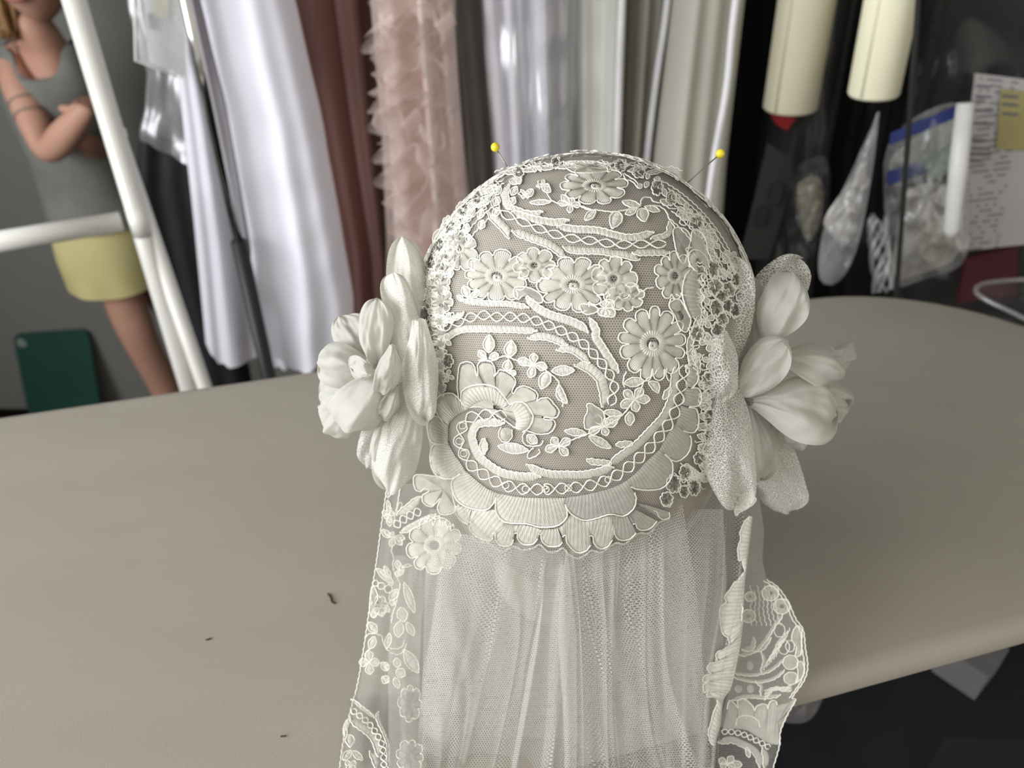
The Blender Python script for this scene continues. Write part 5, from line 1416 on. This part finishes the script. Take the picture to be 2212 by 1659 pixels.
# motifs of the layer behind, seen faintly through the tulle
SURF = lambda x, y, off=0.0: S_left(x, y, off + 0.0035)
for cx, cy, rx, ry, sd in ((886, 1520, 26, 40, 51), (886, 1634, 30, 36, 52)):
    flower(cx, cy, rx, ry, 8, 0.4, seed=sd, hole=0.15, eye=False, fill='lace_faint')
leaf('J', (850, 330), (1010, 590), 130, fill='lace_faint'); leaf('J', (880, 20), (960, 170), 80, fill='lace_faint'); leaf('J', (800, 10), (780, 190), 110, fill='lace_faint'); leaf('J', (760, 560), (860, 620), 110, fill='lace_faint'); leaf('J', (740, 640), (790, 760), 70, fill='lace_faint'); leaf('J', (760, 420), (780, 530), 80, fill='lace_faint'); leaf('I', (860, 1200), (980, 1550), 90, fill='lace_faint'); leaf('I', (820, 1480), (860, 1650), 120, fill='lace_faint')
cords([[('J', [(690, 310), (760, 320), (830, 290), (850, 220)])], [('J', [(690, 360), (780, 385), (840, 340), (880, 260)])]], r=CORD_R * 0.7)

# ---- right lace border: front strip folded edge-on, back panel behind it
SURF = lambda x, y, off=0.0: S_right(x, y, off + 0.016)
edgeL = [('K', [(740, 395), (680, 450), (640, 540), (620, 600), (635, 640), (600, 760), (605, 840), (612, 900), (650, 890), (660, 960), (680, 1015), (640, 1070), (600, 1130), (560, 1150), (510, 1230), (450, 1310), (470, 1370), (430, 1400), (392, 1460), (400, 1560)]), ('L', [(400, 60), (425, 150), (490, 210), (480, 310), (370, 350), (345, 400), (360, 460), (270, 490), (250, 560), (300, 600), (220, 620), (200, 690), (270, 680), (205, 730), (215, 810), (260, 780), (245, 850), (300, 860), (350, 870), (360, 940), (320, 1030), (290, 1150), (260, 1260), (290, 1380), (320, 1400)])]
edgeR = [('K', [(770, 400), (745, 600), (725, 760), (700, 1000), (680, 1150), (665, 1400), (660, 1600)]), ('L', [(655, 0), (620, 280), (570, 540), (510, 770), (430, 900), (400, 1150), (340, 1400)])]
oL = spline(Q(edgeL), step=1.7); oR = spline(Q(edgeR), n=len(oL))
mb = MB(); add_strip(mb, oL, oR, lift=0.0018, ridge=0.0005, nx=7); add_cord(mb, oL[::2], CORD_R * 1.1, wob=0.3, off=0.0016); build(mb, 'border_lace', cap, 'lace_satin')
for cx, cy, rx, ry, sd in ((1590, 1318, 15, 34, 61), (1572, 1350, 16, 22, 62), (1556, 1455, 22, 36, 63)):
    flower(cx, cy, rx, ry, 8, 0.3, seed=sd, hole=0.15, eye=False)
blob([('K', [(540, 190), (600, 150), (650, 180), (720, 200), (800, 180), (790, 240), (700, 310), (620, 350), (580, 390), (565, 330), (590, 250)])])
leaf('K', (640, 160), (790, 190), 90); cords([[('K', [(600, 130), (650, 170), (700, 200), (780, 160), (740, 90)])], [('K', [(460, 130), (510, 190), (485, 270)])]])
SURF = S_rback
outR = [(1638, 1060), (1651, 1145), (1647, 1210), (1656, 1252), (1680, 1268), (1703, 1300), (1719, 1336), (1735, 1360), (1740, 1400), (1745, 1438), (1737, 1470), (1712, 1506), (1719, 1512), (1702, 1542), (1686, 1580), (1684, 1610), (1670, 1659), (1650, 1760)]
bp_ = veil_sheet('border_panel', S_rback, [(1600, 1060), (1615, 1145), (1606, 1280), (1600, 1360), (1580, 1480), (1560, 1540), (1550, 1600), (1548, 1760)], outR, 1062, 1740, 0.8, 0.001, 0.5, 71, 'tulle_fine', nc=110, ramp=0.1)
SHEER = 'lace_satin_sheer'
mb = MB(); add_cord(mb, outR[3:-1], CORD_R, wob=0.7); build(mb, 'panel_edge')
mb = MB(); add_cord(mb, [(x - 7, y + 2) for x, y in outR[3:12]], CORD_R, wob=0.7); build(mb, 'panel_edge')
for sp, w in (([('L', [(620, 390), (780, 345), (900, 220), (1000, 60), (1090, -60)])], 7), ([('L', [(560, 590), (750, 610), (950, 560), (1110, 430)])], 6), ([('L', [(560, 640), (800, 685), (990, 650), (1110, 560)])], 6), ([('L', [(540, 890), (700, 850), (900, 860), (1060, 840)])], 8), ([('L', [(860, 360), (890, 440), (860, 580)])], 6), ([('L', [(800, 690), (860, 740), (850, 830)])], 6), ([('L', [(650, 330), (750, 300), (770, 200)])], 10), ([('L', [(690, 340), (760, 330), (860, 330), (960, 200)])], 5)):
    band(sp, w, fill=SHEER)
for cx, cy, rx, ry in ((730, 510, 40, 56), (600, 770, 46, 50), (735, 770, 42, 52)):
    blob([('L', [(cx + rx * math.cos(a), cy + ry * math.sin(a)) for a in np.linspace(0, 6.283, 13)[:-1]])], cord=False, fill=SHEER)
for cx, cy, rx, ry in ((1185, 470, 85, 80), (1190, 650, 80, 70), (1100, 1250 - 340 * 0, 0, 0)):
    if rx: blob([('L', [(cx + rx * math.cos(a), cy + ry * math.sin(a)) for a in np.linspace(0, 6.283, 15)[:-1]])], fill=SHEER)
blob([('L', [(1210, 130), (1260, 60), (1310, 110), (1310, 240), (1300, 380), (1240, 400), (1250, 300), (1200, 220)])], fill=SHEER)
blob([('L', [(1260, 480), (1320, 470), (1340, 580), (1300, 660), (1240, 700), (1270, 600)])], fill=SHEER)
for q in range(12):
    x0 = 880 + 28 * (q % 6); y0 = 560 - 30 * (q % 6) if q < 6 else 760 + 10 * (q % 6)
    cords([[('L', [(x0, y0), (x0 + 40, y0 - 100), (x0 + 110, y0 - 210), (x0 + 160, y0 - 330)])]] if q < 6 else [[('L', [(890, y0 - 40 + 12 * q), (1000, 700 + 8 * q), (1120, 690 + 10 * q), (1200, 640 + 14 * q)])]], r=CORD_R * 0.75, wob=0.8)
for c, r in (((1110, 300), 62), ((1060, 110), 60), ((1180, 290), 50)):
    cords([[('L', [(c[0] + r * math.cos(a), c[1] + r * 1.3 * math.sin(a)) for a in np.linspace(0, 6.283, 11)[:-1]])]], closed=True, name='lace_ring', r=CORD_R * 0.8)
for cx, cy, r in ((970, 1270, 95), (1100, 1420, 95), (740, 1310, 60), (720, 1530, 80)):
    blob([('K', [(cx + r * math.cos(a), cy + r * 0.9 * math.sin(a)) for a in np.linspace(0, 6.283, 13)[:-1]])], fill=SHEER, hole=0.3)
for q in range(7):
    cords([[('K', [(740 + q * 40, 1180 + 60 * (q % 2)), (760 + q * 44, 1330), (740 + q * 50, 1480), (760 + q * 55, 1640)])]], r=CORD_R * 0.7, wob=1.2)
scallop([('L', [(470, 1000), (500, 900), (560, 940), (600, 990), (590, 910), (660, 880), (760, 960), (780, 1020), (800, 970), (860, 940), (920, 950), (930, 1000), (950, 920), (1010, 900), (1040, 960)])], [('L', [(420, 1240), (500, 1230), (600, 1220), (700, 1240), (800, 1300), (900, 1360), (980, 1400)])], fill=SHEER)
scallop([('L', [(570, 1180), (590, 1100), (650, 1070), (740, 1075), (820, 1130), (840, 1200)])], [('L', [(600, 1210), (640, 1180), (690, 1170), (740, 1180), (790, 1210), (810, 1250)])], fill=SHEER)
blob([('L', [(1040, 960), (1150, 920), (1230, 880), (1240, 930), (1160, 1040), (1090, 1190), (1060, 1300), (1060, 1400), (980, 1400), (900, 1340), (840, 1220), (920, 1130)])], fill=SHEER, cord=False)
chain([('L', [(410, 1250), (550, 1255), (680, 1290), (800, 1350), (900, 1400), (960, 1440)])], 6, 8)
band([('L', [(380, 1370), (520, 1340), (650, 1390), (760, 1450), (830, 1540), (840, 1640)])], 14, fill=SHEER); band([('L', [(690, 1420), (720, 1540)])], 9, both=True, fill=SHEER); band([('L', [(870, 1440), (910, 1540), (890, 1659)])], 12, fill=SHEER)
posy('L', (470, 1610), [(540, 1530), (380, 1560), (640, 1620), (400, 1650), (560, 1660)], 80, fill=SHEER)

# ---- fabric flowers on both sides
def petal(name, parent, base, tip, w, yb, yt, m='organza', roll_=0.0, bulge=0.010, back=0.006, belly=0.6, sq=0.62, curl=0.0, wav=0.0, seed=0, bend=0.0, lipw=0.0, nu=34, nv=30, uvm=False):
    """A folded petal: a cupped front sheet and a back sheet that meet along a soft rim."""
    B = P(*base, yb); T = P(*tip, yt); ax = T - B; L = np.linalg.norm(ax); ax /= L
    v_ = CAM - (B + T) / 2; v_ /= np.linalg.norm(v_)
    s = np.cross(ax, v_); s /= np.linalg.norm(s); n = np.cross(s, ax)
    if n @ v_ < 0: n = -n
    cr_, sr_ = math.cos(roll_), math.sin(roll_)
    s, n = s * cr_ + n * sr_, n * cr_ - s * sr_
    depth_k = ((B + T) / 2 - CAM) @ np.array([0, CP, -SP])
    W = w * depth_k / FPX / 2
    pw = math.log(0.5) / math.log(belly)
    V = []; UV = []
    for lay_ in (1, -1):
        for i in range(nu):
            u = 1 - (1 - i / (nu - 1)) ** 1.5
            c_ = belly
            ex_ = 4.2 if m != 'organza' else 2.7
            pr = (1 - max(0.0, (u - c_) / (1 - c_)) ** ex_) ** 0.46 if u > c_ else (0.16 if m == 'organza' else 0.42) + (0.84 if m == 'organza' else 0.58) * math.sin(0.5 * math.pi * u / c_) ** 1.15
            for j in range(nv):
                v = -1 + 2 * j / (nv - 1)
                pr_ = pr
                if wav: pr_ = pr * (1 + 0.06 * math.sin(5 * u + seed))
                x = v * W * pr_
                bell = (1 - v * v) ** 0.8 * math.sin(math.pi * min(1, u * 0.97 + 0.03)) ** 0.6
                h = (bulge if lay_ > 0 else -back) * bell
                # a soft fold along the length and rippled rim
                h += lay_ * 0 + 0.25 * bulge * bell * math.sin(v * 3.2 + seed) + wav * math.sin(4.1 * v + 6 * u + seed) * u * abs(v)
                h += -curl * u ** 3 + bend * math.sin(math.pi * u) + 0.0040 * noise.noise((u * 2.4 + seed, v * 1.8, 1.7)) * (0.3 + u) + 0.0014 * noise.noise((u * 6 + seed, v * 4.5, 4.7)) + lipw * (max(0, v) ** 3) * math.sin(math.pi * u)
                V.append(B + ax * (u * L) + s * x + n * h)
                UV.append((v * W, u * L))
    f = grid_faces(nu, nv); off = nu * nv
    f2 = [tuple(i + off for i in q)[::-1] for q in f]
    o = obj(name, V, f + f2, m, cap, uvs=UV)
    if parent is not None: sub(o, parent)
    return o
def heart(name, c, Y, r, parent=cap):
    v, f = ball(P(*c, Y), r, 14)
    v = [p + 0.25 * r * np.array([noise.noise(tuple(p * 300)), noise.noise(tuple(p * 300 + 5)), noise.noise(tuple(p * 300 + 9))]) for p in v]
    return obj(name, v, f, 'organza', cap)
FL = heart('fabric_flower', (806, 786), 0.315, 0.0045)
# lace petals standing behind the organza
LM, LD = 'lace_mesh', 'lace_mesh_dense'
petal('lace_petal', FL, (905, 880), (870, 512), 92, 0.318, 0.365, LD, 0.15, 0.008, 0.006, 0.45, 0.75, wav=0.007, seed=1, bend=-0.004)
petal('lace_petal', FL, (915, 870), (848, 590), 84, 0.312, 0.34, LD, -0.2, 0.008, 0.005, 0.5, 0.6, wav=0.007, seed=2)
petal('lace_petal', FL, (885, 830), (842, 1064), 100, 0.312, 0.30, LD, 0.1, 0.008, 0.006, 0.5, 0.6, wav=0.006, seed=3)
petal('lace_petal', FL, (905, 690), (915, 905), 74, 0.308, 0.298, LD, 0.2, 0.008, 0.004, 0.55, 0.6, wav=0.007, seed=4)
petal('lace_petal', FL, (840, 860), (795, 1008), 74, 0.33, 0.335, LM, -0.3, 0.006, 0.004, 0.55, 0.6, seed=5)
for a in (((812, 790), (733, 678), 84, 0.325, 0.345, -0.2, 0.010, 0.6), ((818, 800), (808, 648), 78, 0.315, 0.325, 0.35, 0.012, 0.6), ((812, 800), (677, 782), 104, 0.315, 0.325, 0.0, 0.016, 0.62), ((815, 815), (678, 872), 96, 0.32, 0.335, -0.3, 0.012, 0.62),
          ((800, 830), (695, 938), 92, 0.318, 0.32, -0.25, 0.012, 0.62), ((826, 800), (738, 930), 124, 0.308, 0.300, 0.15, 0.018, 0.58), ((848, 745), (828, 860), 66, 0.302, 0.294, 0.25, 0.012, 0.62), ((856, 830), (826, 908), 56, 0.302, 0.298, 0.2, 0.010, 0.6),
          ((845, 860), (822, 1040), 62, 0.31, 0.305, -0.15, 0.010, 0.6), ((800, 790), (762, 800), 60, 0.302, 0.298, 0.3, 0.010, 0.6)):
    petal('petal', FL, a[0], a[1], a[2], a[3], a[4], 'organza', a[5], a[6] * 0.75, 0.003, a[7], 0.55, curl=0.005, wav=0.0022, seed=a[2] * 0.37, lipw=0.0045)
# right flower
FR = heart('fabric_flower', (1625, 858), 0.322, 0.004)
petal('lace_petal', FR, (1548, 818), (1582, 556), 112, 0.312, 0.342, LM, 0.1, 0.012, 0.006, 0.5, 0.6, wav=0.008, seed=11)
petal('lace_petal', FR, (1610, 740), (1722, 560), 104, 0.335, 0.36, LM, -0.4, 0.008, 0.004, 0.62, 0.6, wav=0.005, seed=12)
petal('lace_petal', FR, (1550, 790), (1586, 1085), 112, 0.308, 0.298, LM, 0.05, 0.014, 0.006, 0.55, 0.6, wav=0.008, seed=13)
petal('lace_petal', FR, (1640, 900), (1704, 1108), 112, 0.335, 0.33, LM, -0.1, 0.006, 0.004, 0.62, 0.55, wav=0.004, seed=14)
petal('lace_petal', FR, (1552, 715), (1552, 862), 84, 0.304, 0.300, LM, 0.1, 0.012, 0.006, 0.5, 0.6, seed=15)
petal('petal', FR, (1600, 800), (1625, 600), 70, 0.33, 0.35, 'organza', 0.3, 0.008, 0.004, 0.5, 0.6, seed=3.1)
for a in (((1655, 745), (1716, 588), 104, 0.325, 0.340, -0.25, 0.014, 0.58, 1), ((1680, 770), (1822, 806), 104, 0.322, 0.335, 0.1, 0.016, 0.58, 2), ((1745, 760), (1858, 782), 62, 0.335, 0.345, -0.5, 0.008, 0.66, 3), ((1600, 855), (1690, 742), 92, 0.312, 0.308, 0.1, 0.015, 0.55, 4),
          ((1740, 840), (1842, 880), 72, 0.338, 0.345, -0.2, 0.008, 0.62, 6), ((1680, 890), (1735, 978), 104, 0.33, 0.33, -0.3, 0.010, 0.6, 8), ((1616, 870), (1650, 1050), 88, 0.318, 0.312, 0.15, 0.012, 0.58, 7), ((1622, 868), (1816, 898), 142, 0.312, 0.312, 0.12, 0.019, 0.60, 5)):
    petal('petal', FR, a[0], a[1], a[2], a[3], a[4], 'organza', a[5], a[6] * 0.75, 0.003, a[7], 0.5, curl=0.006, wav=0.0045, seed=a[8], lipw=0.008)

# ---- two ball-headed pins
for lab, b_, t_ in (('yellow ball-headed pin on the left of the cap crown', (1070, 318), (1112, 388)), ('yellow ball-headed pin on the right of the cap crown', (1556, 332), (1452, 424))):
    Bp = P(*b_, 0.405); Tp = P(*t_, 0.398)
    pn = thing('dress_pin', lab, 'pin', Tp, 'yellow ball-headed pins')
    obj('shaft', *tube([Tp, Bp], 0.00036, 8), 'pin_steel', pn)
    obj('ball_head', *ball(Bp, 0.0024, 18), 'pin_yellow', pn)
